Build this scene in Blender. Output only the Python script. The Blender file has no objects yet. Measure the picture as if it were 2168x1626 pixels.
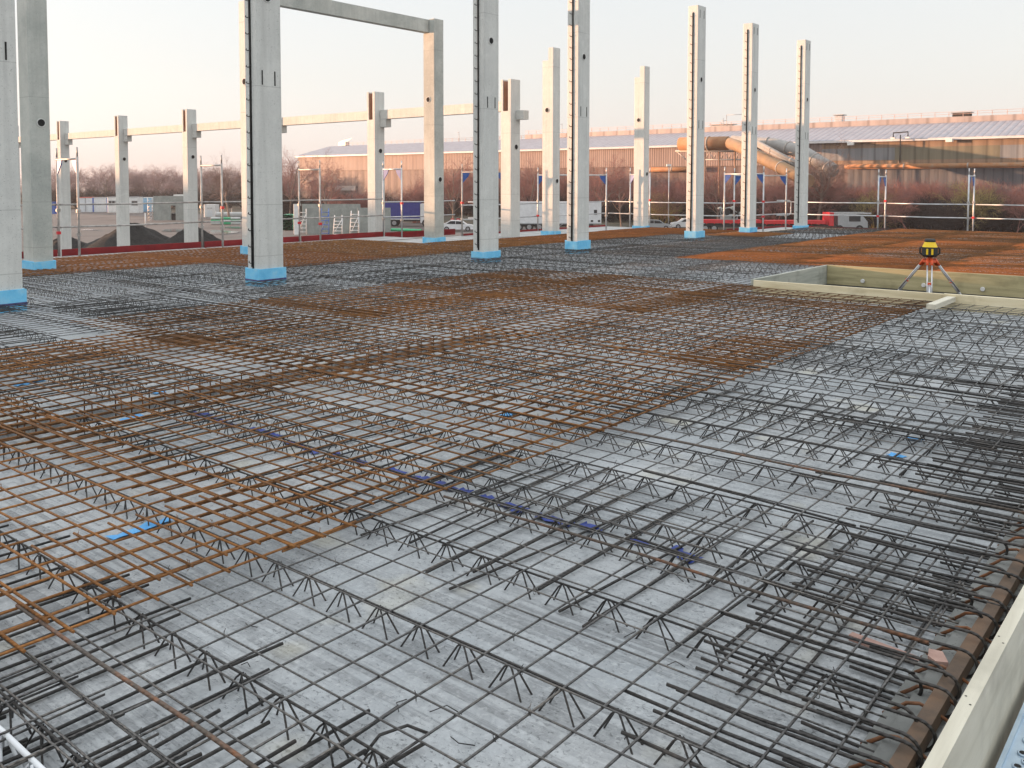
import bpy, math, random
from mathutils import Vector, Matrix
R = math.radians
rnd = random.Random(7)
scene = bpy.context.scene
COL = scene.collection

# ------------------------------------------------------------------ camera
F_PX, CX, CY, W_PX, H_PX = 1909.97, 1084.0, 487.53, 2168.0, 1626.0
YAW, PITCH, ROLL = 0.683927, 0.0526115, -0.00088
CAM = Vector((0, 0, 1.65))
fw = Vector((math.cos(YAW)*math.cos(PITCH), math.sin(YAW)*math.cos(PITCH), -math.sin(PITCH)))
rt = Vector((math.sin(YAW), -math.cos(YAW), 0))
dn = fw.cross(rt)
rt2 = rt*math.cos(ROLL) + dn*math.sin(ROLL)
dn2 = -rt*math.sin(ROLL) + dn*math.cos(ROLL)
cd = bpy.data.cameras.new("camera")
cam = bpy.data.objects.new("camera", cd); COL.objects.link(cam)
rot = Matrix((rt2, -dn2, -fw)).transposed()
cam.matrix_world = Matrix.Translation(CAM) @ rot.to_4x4()
cd.sensor_width = 36; cd.lens = F_PX/W_PX*36
cd.shift_y = -(H_PX/2-CY)/W_PX
cd.clip_start = 0.05; cd.clip_end = 3000
scene.camera = cam

# ------------------------------------------------------------------ sky, sun, exposure
SUN_AZ, SUN_EL = 118.0, 3.2            # azimuth measured from +X towards +Y
w = bpy.data.worlds.new("World"); scene.world = w; w.use_nodes = True
nt = w.node_tree; nt.nodes.clear()
out = nt.nodes.new("ShaderNodeOutputWorld"); bg = nt.nodes.new("ShaderNodeBackground")
sky = nt.nodes.new("ShaderNodeTexSky"); sky.sky_type = 'NISHITA'; sky.sun_disc = False
sky.sun_elevation = R(SUN_EL); sky.sun_rotation = R(90-SUN_AZ)
sky.air_density = 1.0; sky.dust_density = 2.0; sky.ozone_density = 1.0
hs = nt.nodes.new("ShaderNodeHueSaturation"); hs.inputs['Saturation'].default_value = 0.34
nt.links.new(sky.outputs[0], hs.inputs['Color'])
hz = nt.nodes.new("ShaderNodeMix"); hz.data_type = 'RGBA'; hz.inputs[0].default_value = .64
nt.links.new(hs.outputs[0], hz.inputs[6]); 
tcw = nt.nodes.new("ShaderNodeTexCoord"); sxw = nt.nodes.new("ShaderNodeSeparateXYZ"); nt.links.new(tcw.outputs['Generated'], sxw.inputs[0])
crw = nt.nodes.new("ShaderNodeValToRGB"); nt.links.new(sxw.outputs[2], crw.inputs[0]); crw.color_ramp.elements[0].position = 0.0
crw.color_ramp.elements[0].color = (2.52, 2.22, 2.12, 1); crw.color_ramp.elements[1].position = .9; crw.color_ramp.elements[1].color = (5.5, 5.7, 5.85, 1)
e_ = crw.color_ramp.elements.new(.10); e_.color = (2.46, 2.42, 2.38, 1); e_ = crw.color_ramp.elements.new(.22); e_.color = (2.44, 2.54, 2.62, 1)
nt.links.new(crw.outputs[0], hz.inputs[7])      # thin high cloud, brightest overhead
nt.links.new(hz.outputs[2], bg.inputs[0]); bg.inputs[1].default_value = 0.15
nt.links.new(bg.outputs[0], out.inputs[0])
sl = bpy.data.lights.new("sun", 'SUN'); sl.energy = 3.6; sl.angle = R(0.6); sl.color = (1.0, 0.55, 0.31)
so = bpy.data.objects.new("sun", sl); COL.objects.link(so)
sdir = Vector((math.cos(R(SUN_AZ))*math.cos(R(SUN_EL)), math.sin(R(SUN_AZ))*math.cos(R(SUN_EL)), math.sin(R(SUN_EL))))
so.rotation_euler = sdir.to_track_quat('Z', 'Y').to_euler()
scene.view_settings.view_transform = 'Standard'; scene.view_settings.look = 'None'
scene.view_settings.exposure = 1.52; scene.view_settings.gamma = 1.0
scene.cycles.max_bounces = 5; scene.cycles.diffuse_bounces = 3; scene.cycles.glossy_bounces = 2

# ------------------------------------------------------------------ picture point -> place on a plane of the site
def ray(u, v):
    return rt2*((u-CX)/F_PX) + dn2*((v-CY)/F_PX) + fw
def at(u, v, z):
    d = ray(u, v); return CAM + d*((z-CAM.z)/d.z)
def atX(u, v, x):
    d = ray(u, v); return CAM + d*(x/d.x)
def atY(u, v, y):
    d = ray(u, v); return CAM + d*(y/d.y)
def atD(u, v, dist):
    d = ray(u, v); return CAM + d*(dist/d.dot(fw))
def pix(p):
    q = Vector(p)-CAM; c = q.dot(fw)
    if c < .05: return (-9e9, -9e9)
    return (CX+F_PX*q.dot(rt2)/c, CY+F_PX*q.dot(dn2)/c)
def seen(p, m=150):
    u, v = pix(p); return -m < u < W_PX+m and -m < v < H_PX+m
def seen_line(a, b, n=12, m=150):
    a = Vector(a); b = Vector(b)
    return any(seen(a.lerp(b, i/n), m) for i in range(n+1))

# ------------------------------------------------------------------ materials
def mat(name, rough=.8, metal=0., spec=.4):
    m = bpy.data.materials.new(name); m.use_nodes = True
    b = m.node_tree.nodes["Principled BSDF"]
    b.inputs['Roughness'].default_value = rough; b.inputs['Metallic'].default_value = metal
    b.inputs['Specular IOR Level'].default_value = spec
    return m, m.node_tree, b
def N(t, k, **kw):
    n = t.nodes.new(k)
    for a, v in kw.items():
        if hasattr(n, a): setattr(n, a, v)
        else: n.inputs[a.replace('_', ' ')].default_value = v
    return n
def ramp(t, fac, stops):
    r = t.nodes.new("ShaderNodeValToRGB"); e = r.color_ramp.elements
    while len(e) < len(stops): e.new(.5)
    for k, (p, c) in enumerate(stops):
        e[k].position = p; e[k].color = (*c, 1) if len(c) == 3 else c
    t.links.new(fac, r.inputs[0]); return r.outputs[0]
def mix(t, fac, a, b, mode='MIX'):
    m = t.nodes.new("ShaderNodeMix"); m.data_type = 'RGBA'; m.blend_type = mode
    for s, v in ((0, fac), (6, a), (7, b)):
        if hasattr(v, 'is_output'): t.links.new(v, m.inputs[s])
        else: m.inputs[s].default_value = v if s == 0 else (*v, 1)
    return m.outputs[2]
def coords(t, kind='Object', scale=(1, 1, 1), rotz=0):
    c = t.nodes.new("ShaderNodeTexCoord"); mp = t.nodes.new("ShaderNodeMapping")
    mp.inputs['Scale'].default_value = scale; mp.inputs['Rotation'].default_value[2] = rotz
    t.links.new(c.outputs[kind], mp.inputs[0]); return mp.outputs[0]
def wcoords(t, scale=(1, 1, 1)):
    c = t.nodes.new("ShaderNodeNewGeometry"); mp = t.nodes.new("ShaderNodeMapping")
    mp.inputs['Scale'].default_value = scale
    t.links.new(c.outputs['Position'], mp.inputs[0]); return mp.outputs[0]
def noise(t, vec, scale, detail=4, rough=.55, dist=0):
    n = N(t, "ShaderNodeTexNoise", Scale=scale, Detail=detail, Roughness=rough, Distortion=dist)
    t.links.new(vec, n.inputs['Vector']); return n.outputs['Fac']
def bump(t, b, h, strength=.3, dist=.01):
    n = N(t, "ShaderNodeBump", Strength=strength, Distance=dist)
    t.links.new(h, n.inputs['Height']); t.links.new(n.outputs[0], b.inputs['Normal'])
def vary(name, c1, c2, scale=6, rough=.8, metal=0., bstr=.15, bscale=60, bdist=.004, spec=.4, world=True, c3=None, sc=(1, 1, 1)):
    m, t, b = mat(name, rough, metal, spec)
    v = wcoords(t, sc) if world else coords(t, 'Object', sc)
    f = noise(t, v, scale, 6, .6)
    st = [(.32, c1), (.68, c2)] if c3 is None else [(.28, c1), (.5, c2), (.72, c3)]
    t.links.new(ramp(t, f, st), b.inputs['Base Color'])
    if bstr: bump(t, b, noise(t, v, bscale, 3), bstr, bdist)
    return m

M = {}
def concrete(name, base, dark, blot=.5, joints=True):
    m, t, b = mat(name, .85, 0, .3)
    v = wcoords(t)
    big = noise(t, v, .9, 5, .62, .3); fine = noise(t, v, 24, 4, .6)
    lo = ramp(t, big, [(.35, dark), (.62, base)])
    c = mix(t, blot, base, lo)
    c = mix(t, ramp(t, fine, [(.3, (.0, .0, .0)), (.75, (.22, .22, .22))]), c, tuple(min(1, x*1.35) for x in base))
    pits = N(t, "ShaderNodeTexVoronoi", Scale=13); t.links.new(v, pits.inputs['Vector'])
    pk = ramp(t, pits.outputs['Distance'], [(.05, (1, 1, 1)), (.09, (0, 0, 0))])
    c = mix(t, pk, c, tuple(x*.55 for x in base))
    if joints:
        oc = t.nodes.new("ShaderNodeTexCoord"); sx = t.nodes.new("ShaderNodeSeparateXYZ")
        t.links.new(oc.outputs['Object'], sx.inputs[0])
        acc = None
        for zj in (.52, 1.31, 3.12, 5.0):
            s = N(t, "ShaderNodeMath", operation='SUBTRACT'); t.links.new(sx.outputs[2], s.inputs[0]); s.inputs[1].default_value = zj
            a = N(t, "ShaderNodeMath", operation='ABSOLUTE'); t.links.new(s.outputs[0], a.inputs[0])
            l = N(t, "ShaderNodeMath", operation='LESS_THAN'); t.links.new(a.outputs[0], l.inputs[0]); l.inputs[1].default_value = .006
            if acc is None: acc = l.outputs[0]
            else:
                ad = N(t, "ShaderNodeMath", operation='MAXIMUM'); t.links.new(acc, ad.inputs[0]); t.links.new(l.outputs[0], ad.inputs[1]); acc = ad.outputs[0]
        mm = N(t, "ShaderNodeMath", operation='MULTIPLY'); t.links.new(acc, mm.inputs[0]); mm.inputs[1].default_value = .45
        c = mix(t, mm.outputs[0], c, tuple(x*.45 for x in base))
    stv = ramp(t, noise(t, wcoords(t, (9, 9, .35)), 1.0, 5, .65, .3), [(.46, (0, 0, 0)), (.72, (.42, .42, .42))])
    c = mix(t, stv, c, tuple(x*.62 for x in base))
    pat = ramp(t, noise(t, v, 3.4, 4, .65, .5), [(.52, (0, 0, 0)), (.66, (.3, .3, .3))])
    c = mix(t, pat, c, tuple(min(1, x*1.22) for x in base))
    po = ramp(t, noise(t, v, 70, 1, .5), [(.26, (.8, .8, .8)), (.31, (0, 0, 0))])
    c = mix(t, po, c, tuple(x*.4 for x in base))
    t.links.new(c, b.inputs['Base Color'])
    bump(t, b, noise(t, v, 90, 3), .15, .004)
    return m
M['col'] = concrete('smooth_column_concrete', (.57, .575, .55), (.47, .48, .465), .6)
M['colb'] = concrete('stained_column_concrete', (.47, .48, .445), (.30, .32, .30), .9)
M['beam'] = concrete('beam_concrete', (.57, .565, .53), (.45, .455, .43), .7, False)
M['strip'] = concrete('dark_strip_concrete', (.21, .215, .205), (.13, .135, .13), .9, False)
M['wallc'] = concrete('wall_panel_concrete', (.30, .32, .30), (.20, .22, .21), .9, False)

def slab_mat():
    m, t, b = mat('raked_slab_concrete', .9, 0, .3)
    v = wcoords(t)
    n1 = noise(t, v, 1.1, 6, .62); n2 = noise(t, v, 42, 5, .7); n3 = noise(t, v, 10, 6, .72, .5)
    c = ramp(t, n1, [(.3, (.30, .325, .345)), (.52, (.38, .40, .415)), (.72, (.46, .47, .475))])
    c = mix(t, ramp(t, n3, [(.36, (.75, .75, .75)), (.58, (0, 0, 0))]), c, (.27, .285, .295))
    # raking furrows run along Y, broken up by patches
    wn = noise(t, wcoords(t, (1, .035, 1)), 24, 3, .55, .2)
    fur = ramp(t, wn, [(.43, (1, 1, 1)), (.50, (0, 0, 0))])
    brk = ramp(t, noise(t, wcoords(t, (1, .4, 1)), 6, 5, .75, .6), [(.34, (.1, .1, .1)), (.50, (1, 1, 1))])
    region = ramp(t, noise(t, v, .9, 3), [(.38, (.2, .2, .2)), (.58, (1, 1, 1))])
    fur = mix(t, 1.0, mix(t, 1.0, fur, brk, 'MULTIPLY'), region, 'MULTIPLY')
    pit = ramp(t, noise(t, wcoords(t, (1, .7, 1)), 78, 3, .65, .5), [(.36, (1, 1, 1)), (.405, (0, 0, 0))])
    pdens = ramp(t, noise(t, v, 3.2, 3, .6), [(.38, (.15, .15, .15)), (.58, (1, 1, 1))])
    pit = mix(t, 1.0, pit, pdens, 'MULTIPLY')
    pf = mix(t, 1.0, fur, pit, 'ADD')
    c = mix(t, mix(t, 1.0, pf, (.46, .46, .46), 'MULTIPLY'), c, (.11, .115, .12))
    c = mix(t, ramp(t, n2, [(.52, (0, 0, 0)), (.78, (.5, .5, .5))]), c, (.60, .615, .625))
    st = ramp(t, noise(t, v, 2.2, 2), [(.64, (0, 0, 0)), (.74, (.30, .30, .30))])
    c = mix(t, st, c, (.46, .42, .27))
    t.links.new(c, b.inputs['Base Color'])
    hh = mix(t, .5, mix(t, 1.0, (1, 1, 1), pf, 'SUBTRACT'), mix(t, .5, ramp(t, n2, [(0, (0, 0, 0)), (1, (1, 1, 1))]), ramp(t, n3, [(0, (0, 0, 0)), (1, (1, 1, 1))])))
    bump(t, b, hh, .7, .014)
    return m
M['slab'] = slab_mat()

def bar_mat(name, c1, c2, c3, metal, rough, rib=True, spec=.4):
    m, t, b = mat(name, rough, metal, spec)
    oi = t.nodes.new("ShaderNodeObjectInfo")
    v = wcoords(t)
    n1 = noise(t, v, 4.5, 6, .72); n2 = noise(t, v, 45, 3, .6)
    c = ramp(t, n1, [(.3, c1), (.5, c2), (.7, c3)])
    c = mix(t, ramp(t, n2, [(.3, (.5, .5, .5)), (.62, (0, 0, 0))]), c, tuple(x*.45 for x in c2))
    br = N(t, "ShaderNodeMapRange"); br.inputs[3].default_value = .82; br.inputs[4].default_value = 1.15
    t.links.new(oi.outputs['Random'], br.inputs[0])
    h = t.nodes.new("ShaderNodeHueSaturation"); t.links.new(br.outputs[0], h.inputs['Value']); t.links.new(c, h.inputs['Color'])
    t.links.new(h.outputs[0], b.inputs['Base Color'])
    if rib:
        wv = N(t, "ShaderNodeTexWave", Scale=24, Distortion=0); wv.wave_type = 'BANDS'; wv.bands_direction = 'DIAGONAL'
        t.links.new(v, wv.inputs['Vector']); bump(t, b, wv.outputs['Fac'], .5, .003)
    return m
M['rust'] = bar_mat('rusty_rebar', (.085, .044, .020), (.21, .090, .028), (.33, .145, .042), 0., .85)
M['rust2'] = bar_mat('brown_rebar', (.075, .042, .022), (.165, .076, .027), (.27, .122, .040), 0., .85)
M['rust3'] = bar_mat('orange_rebar', (.13, .055, .020), (.25, .092, .026), (.34, .13, .036), 0., .85)
M['steel'] = bar_mat('grey_rebar', (.07, .067, .067), (.115, .112, .11), (.19, .17, .15), .75, .34)
M['steeld'] = bar_mat('dark_rebar', (.035, .033, .033), (.05, .047, .045), (.08, .068, .06), .4, .48)
M['hook'] = bar_mat('rust_stained_rebar', (.10, .055, .035), (.17, .075, .035), (.30, .10, .03), 0, .8)

M['foam'] = vary('blue_insulation_foam', (.10, .40, .68), (.17, .52, .78), 5, .7, bscale=30, bstr=.3, bdist=.01, c3=(.34, .58, .72))
M['tape'] = vary('purple_tape', (.05, .05, .16), (.10, .09, .25), 20, .4)
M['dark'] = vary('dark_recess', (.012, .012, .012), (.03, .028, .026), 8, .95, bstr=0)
M['ring'] = vary('sleeve_rim', (.52, .52, .50), (.60, .60, .58), 20, .8)
M['slotbrown'] = vary('brown_slot_lining', (.20, .105, .07), (.27, .15, .10), 3, .8)
M['galv'] = vary('galvanised_steel', (.36, .37, .38), (.56, .57, .58), 5, .42, .65, bstr=.05)
M['galvd'] = vary('worn_scaffold_tube', (.26, .25, .24), (.46, .44, .42), 9, .5, .45, bstr=.08)
M['gusset'] = vary('blue_painted_steel', (.03, .07, .25), (.05, .12, .36), 12, .5)
M['redboard'] = vary('red_toe_board', (.15, .007, .010), (.23, .011, .013), 4, .6)
M['redpaint'] = vary('red_paint', (.5, .02, .03), (.6, .035, .04), 8, .5)
M['deck'] = vary('scaffold_deck_metal', (.28, .285, .285), (.40, .40, .395), 3, .55, .3)
M['deckblue'] = vary('zinc_deck_metal', (.34, .44, .54), (.52, .62, .70), 7, .42, .55, bstr=.1)
def wood(name, a, b_, c, ax=0):
    m, t, b = mat(name, .75, 0, .3)
    sc = [6, 6, 6]; sc[ax] = .5
    v = wcoords(t, tuple(sc))
    f = noise(t, v, 2.2, 5, .6, .6)
    col = ramp(t, f, [(.3, a), (.5, b_), (.7, c)])
    f2 = noise(t, wcoords(t), 3, 4, .6)
    col = mix(t, ramp(t, f2, [(.55, (0, 0, 0)), (.75, (.5, .5, .5))]), col, tuple(x*.55 for x in a))
    t.links.new(col, b.inputs['Base Color']); bump(t, b, f, .2, .004); return m
M['woodx'] = wood('pale_formwork_board', (.45, .42, .34), (.54, .51, .42), (.61, .58, .49), 0)
M['woody'] = wood('pale_formwork_plank', (.52, .44, .28), (.64, .56, .38), (.70, .63, .46), 1)
M['woodold'] = wood('weathered_formwork_plank', (.30, .27, .15), (.42, .37, .21), (.50, .44, .27), 1)
M['woodgrey'] = wood('grey_green_formwork', (.26, .28, .24), (.38, .39, .34), (.46, .46, .40), 0)
M['soil'] = vary('dark_soil', (.010, .009, .008), (.026, .022, .019), 3, .95, bscale=9, bdist=.12, bstr=.8)
M['yard'] = vary('muddy_yard', (.07, .06, .055), (.14, .12, .11), .11, .9, bscale=4, bdist=.05, bstr=.3, c3=(.10, .09, .08))
M['verge'] = vary('rough_grass_verge', (.03, .03, .018), (.06, .05, .03), .4, .95, bscale=6, bdist=.1)
M['road'] = vary('asphalt', (.05, .052, .055), (.08, .08, .082), 2, .85)
M['puddle'] = vary('puddle_water', (.10, .10, .10), (.14, .135, .13), 1, .08, spec=.6, bstr=0)
M['paint'] = {}
def paint(name, c, rough=.45, metal=0.):
    if name not in M['paint']:
        M['paint'][name] = vary(name, tuple(x*.88 for x in c), tuple(min(1, x*1.06) for x in c), 2.5, rough, metal, bstr=.04, bscale=20)
    return M['paint'][name]
def bark(name, a, b_):
    return vary(name, a, b_, .7, .9, bstr=0)
M['twig_red'] = bark('red_brown_twigs', (.17, .075, .066), (.29, .135, .115))
M['twig_brown'] = bark('brown_twigs', (.13, .085, .07), (.21, .14, .115))
M['twig_mauve'] = bark('mauve_twigs', (.21, .145, .145), (.31, .22, .215))
M['twig_dark'] = bark('dark_thicket_twigs', (.016, .012, .011), (.032, .022, .020))
M['twig_yellow'] = bark('yellowish_twigs', (.24, .19, .07), (.36, .28, .11))
M['bark'] = bark('grey_brown_bark', (.16, .12, .10), (.26, .20, .165))

def cladding(name, a, b_, period=.9, rough=.6):
    m, t, b = mat(name, rough, .1, .4)
    v = wcoords(t)
    wv = N(t, "ShaderNodeTexWave", Scale=.314/period, Distortion=0); wv.bands_direction = 'Y'
    t.links.new(v, wv.inputs['Vector'])
    st = noise(t, wcoords(t, (1, 1, .06)), 1.1, 5, .65)
    c = ramp(t, st, [(.3, a), (.6, b_)])
    c = mix(t, ramp(t, wv.outputs['Fac'], [(.0, (.55, .55, .55)), (.12, (0, 0, 0))]), c, tuple(x*.45 for x in a))
    t.links.new(c, b.inputs['Base Color'])
    bump(t, b, wv.outputs['Fac'], .3, .1)
    return m
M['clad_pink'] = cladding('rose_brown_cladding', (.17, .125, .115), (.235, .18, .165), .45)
M['clad_sunlit_ochre'] = cladding('sunlit_ochre_cladding', (.19, .125, .08), (.26, .18, .12), 1.9)  # sunlit strips of the warehouse wall, baked into an ochre tone
M['clad_shade_olive'] = cladding('shade_olive_cladding', (.12, .11, .075), (.18, .165, .115), 1.9)  # shaded stretch of the same wall, as an olive tone
M['clad_blue_shade_blocker'] = cladding('blue_grey_shade_and_blocker_cladding', (.15, .16, .17), (.22, .23, .24), 1.9)  # shaded stretches of that wall in blue-grey, also covers the sun blocker
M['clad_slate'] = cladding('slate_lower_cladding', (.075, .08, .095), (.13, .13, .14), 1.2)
M['roof'] = cladding('pale_lilac_metal_roof', (.235, .235, .27), (.31, .31, .345), 1.0, .6)
M['monitor'] = cladding('pale_roof_monitor', (.30, .25, .235), (.38, .32, .30), 3.0)
M['pipe_or'] = vary('weathered_orange_duct', (.26, .11, .045), (.33, .16, .07), .8, .7, 0, c3=(.28, .21, .155))
M['pipe_gr'] = vary('grey_metal_duct', (.22, .14, .08), (.27, .18, .11), .8, .7, 0, c3=(.30, .19, .09))
M['flange'] = vary('dull_flange', (.26, .24, .22), (.36, .33, .30), 3, .7)
M['pipe_gr2'] = vary('pale_grey_duct', (.22, .22, .215), (.30, .295, .285), 1.2, .7, 0)
M['fleck'] = bar_mat('rust_flecked_rebar', (.07, .06, .055), (.10, .08, .065), (.26, .10, .04), .2, .65)
M['oldrust'] = vary('old_dark_rust', (.055, .042, .034), (.11, .075, .052), 7, .85, bscale=90, c3=(.17, .10, .06))

# ------------------------------------------------------------------ mesh builder
class MB:
    def __init__(s): s.v = []; s.f = []; s.sm = []
    def quad(s, a, b, c, d, smooth=False):
        n = len(s.v); s.v += [tuple(a), tuple(b), tuple(c), tuple(d)]; s.f.append((n, n+1, n+2, n+3)); s.sm.append(smooth); return s
    def hexa(s, p):            # 8 corners: bottom 0-3, top 4-7
        n = len(s.v); s.v += [tuple(q) for q in p]
        for f in ((3, 2, 1, 0), (4, 5, 6, 7), (0, 1, 5, 4), (1, 2, 6, 5), (2, 3, 7, 6), (3, 0, 4, 7)):
            s.f.append(tuple(n+i for i in f)); s.sm.append(False)
        return s
    def box(s, x0, y0, z0, x1, y1, z1):
        return s.hexa([(x0, y0, z0), (x1, y0, z0), (x1, y1, z0), (x0, y1, z0), (x0, y0, z1), (x1, y0, z1), (x1, y1, z1), (x0, y1, z1)])
    def bevbox(s, x0, y0, z0, x1, y1, z1, c=.01):
        return s.prism([(x0+c, y0), (x1-c, y0), (x1, y0+c), (x1, y1-c), (x1-c, y1), (x0+c, y1), (x0, y1-c), (x0, y0+c)], z0, z1)
    def prism(s, poly, z0, z1, tf=None):
        n = len(s.v); k = len(poly); tf = tf or (lambda x, y, z: (x, y, z))
        s.v += [tf(x, y, z0) for x, y in poly] + [tf(x, y, z1) for x, y in poly]
        s.f.append(tuple(n+i for i in reversed(range(k)))); s.f.append(tuple(n+k+i for i in range(k))); s.sm += [False, False]
        for i in range(k):
            j = (i+1) % k; s.f.append((n+i, n+j, n+k+j, n+k+i)); s.sm.append(False)
        return s
    def tube(s, pts, r, n=6, caps=True, smooth=True, closed=False):
        pts = [Vector(p) for p in pts]; rr = r if isinstance(r, (list, tuple)) else [r]*len(pts)
        base = len(s.v); L = len(pts); prev = None
        for i, p in enumerate(pts):
            if closed: d = (pts[(i+1) % L]-pts[i-1])
            else: d = pts[min(i+1, L-1)]-pts[max(i-1, 0)]
            d = d.normalized() if d.length > 1e-9 else Vector((0, 0, 1))
            if prev is None:
                a = Vector((0, 0, 1)) if abs(d.z) < .9 else Vector((1, 0, 0))
                e1 = d.cross(a).normalized()
            else:
                e1 = (prev-d*prev.dot(d)); e1 = e1.normalized() if e1.length > 1e-6 else d.orthogonal().normalized()
            prev = e1; e2 = d.cross(e1)
            for k in range(n):
                an = 2*math.pi*(k+.5)/n
                q = p+(e1*math.cos(an)+e2*math.sin(an))*rr[i]
                s.v.append((q.x, q.y, q.z))
        for i in range(L if closed else L-1):
            j = (i+1) % L
            for k in range(n):
                k2 = (k+1) % n
                s.f.append((base+i*n+k, base+i*n+k2, base+j*n+k2, base+j*n+k)); s.sm.append(smooth)
        if caps and not closed:
            s.f.append(tuple(base+k for k in reversed(range(n)))); s.f.append(tuple(base+(L-1)*n+k for k in range(n))); s.sm += [False, False]
        return s
    def disc(s, c, nrm, r, n=16):
        nrm = Vector(nrm).normalized(); e1 = nrm.orthogonal().normalized(); e2 = nrm.cross(e1); b = len(s.v)
        for k in range(n):
            q = Vector(c)+(e1*math.cos(2*math.pi*k/n)+e2*math.sin(2*math.pi*k/n))*r; s.v.append((q.x, q.y, q.z))
        s.f.append(tuple(b+k for k in range(n))); s.sm.append(False); return s
    def mesh(s, name, m):
        me = bpy.data.meshes.new(name); me.from_pydata(s.v, [], s.f)
        me.polygons.foreach_set('use_smooth', s.sm); me.materials.append(m); me.update(); return me
    def build(s, name, m, parent=None, loc=(0, 0, 0), rotz=0):
        return link(name, s.mesh(name, m), parent, loc, rotz)
def link(name, me, parent=None, loc=(0, 0, 0), rotz=0):
    o = bpy.data.objects.new(name, me); COL.objects.link(o)
    o.location = loc; o.rotation_euler = (0, 0, rotz)
    if parent: o.parent = parent
    return o
def tag(o, label=None, cat=None, group=None, kind=None):
    for k, v in (('label', label), ('category', cat), ('group', group), ('kind', kind)):
        if v: o[k] = v
    return o
def thing(name, label, cat, loc=(0, 0, 0), rotz=0, group=None):
    return tag(link(name, None, None, loc, rotz), label, cat, group)
def dup(root, loc, rotz=0, label=None, group=None, scale=None):
    r = root.copy(); COL.objects.link(r); r.location = loc; r.rotation_euler = (0, 0, rotz)
    if scale: r.scale = scale
    if label: r['label'] = label
    if group: r['group'] = group
    for ch in list(root.children):
        c = ch.copy(); COL.objects.link(c); c.parent = r
        for g in list(ch.children):
            d = g.copy(); COL.objects.link(d); d.parent = c
    return r
GZ = -4.5
HAZE = .00033
# ------------------------------------------------------------------ ground and slab
def ground():
    b = MB(); n = 40; S = 1500
    xs = [-300, -60, -20, 0, 20, 40, 60, 80, 100, 120, 150, 200, 300, 500, 900, 1800]
    for i in range(len(xs)-1):
        for j in range(len(xs)-1):
            b.quad((xs[i], xs[j], GZ), (xs[i+1], xs[j], GZ), (xs[i+1], xs[j+1], GZ), (xs[i], xs[j+1], GZ))
    tag(b.build('ground', M['yard']), kind='structure')
ground()
def sheet(name, poly, z, m):
    b = MB(); n = len(poly); b.v = [(x, y, z) for x, y in poly]; b.f = [tuple(range(n))]; b.sm = [False]
    return tag(b.build(name, m), kind='structure')

SLAB_T = .05
def slab():
    b = MB()
    Z0 = -.22
    rects = [(-6, .60, 12.26, 5.90), (-6, 6.28, 16.0, 18.7), (12.26, 5.55, 16.0, 6.28), (7.2, 5.90, 12.26, 6.28),
             (16.0, 6.28, 26.9, 16.1), (26.9, 6.28, 31.05, 11.95), (16.0, -3, 31.05, 6.28), (15.3, -3, 16.0, 5.55), (12.26, -3, 15.3, .9)]
    for x0, y0, x1, y1 in rects: b.box(x0, y0, Z0, x1, y1, SLAB_T)
    tag(b.build('floor_slab', M['slab']), kind='structure')
slab()
# dark gap over the hidden cross beam and the pit below the opening
b = MB(); b.box(-6, 5.90, -.40, 7.2, 6.28, -.18); tag(b.build('slab_joint_beam', M['soil']), kind='structure')
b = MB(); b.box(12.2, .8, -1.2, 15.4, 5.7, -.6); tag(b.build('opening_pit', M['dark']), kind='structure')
# ------------------------------------------------------------------ columns
def chamfer(hx, hy, c=.014):
    return [(-hx+c, -hy), (hx-c, -hy), (hx, -hy+c), (hx, hy-c), (hx-c, hy), (-hx+c, hy), (-hx, hy-c), (-hx, -hy+c)]
def sleeve(parent, c, nrm, r=.062):
    nrm = Vector(nrm); c = Vector(c)
    b = MB(); e1 = nrm.orthogonal().normalized(); e2 = nrm.cross(e1); k = 18
    ring = [(c+nrm*.004+(e1*math.cos(2*math.pi*i/k)+e2*math.sin(2*math.pi*i/k))*r*1.12) for i in range(k)]
    b.tube(ring, r*.16, 5, closed=True)
    o = b.build('cast_in_sleeve', M['ring'], parent)
    MB().disc(c+nrm*.006, nrm, r, 18).build('sleeve_bore', M['dark'], o)
def slots(parent, hx, hy, z0, dz=.22, offs=(-.13, .1)):
    for x in offs:
        b = MB(); b.box(x-.011, -hy-.004, z0, x+.011, -hy+.02, z0+dz); b.build('slot', M['dark'], parent)
def foam(parent, hx, hy, h, tape=True):
    t = .035
    b = MB(); P = chamfer(hx+t, hy+t, .02); I = [(x*.98, y*.98) for x, y in chamfer(hx, hy)]
    k = 8; n = len(b.v); jit = random.Random(int(hx*1e4)+int(h*1e3))
    top = [h+jit.uniform(-.012, .012) for _ in range(k)]
    b.v += [(x, y, 0) for x, y in P]+[(x, y, top[i]) for i, (x, y) in enumerate(P)]+[(x, y, top[i]) for i, (x, y) in enumerate(I)]
    for i in range(k):
        j = (i+1) % k
        b.f.append((i, j, k+j, k+i)); b.f.append((k+i, k+j, 2*k+j, 2*k+i)); b.sm += [False, False]
    o = b.build('foam_wrap', M['foam'], parent)
    if tape:
        b = MB(); Q = chamfer(hx+t+.004, hy+t+.004, .02)
        n = 8; z0 = h*.42
        b.v += [(x, y, z0+jit.uniform(-.012, .006)) for x, y in Q]+[(x, y, z0+.022+jit.uniform(-.006, .012)) for x, y in Q]
        for i in range(n):
            j = (i+1) % n; b.f.append((i, j, n+j, n+i)); b.sm.append(False)
        b.build('tape_band', M['tape'], o)
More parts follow.
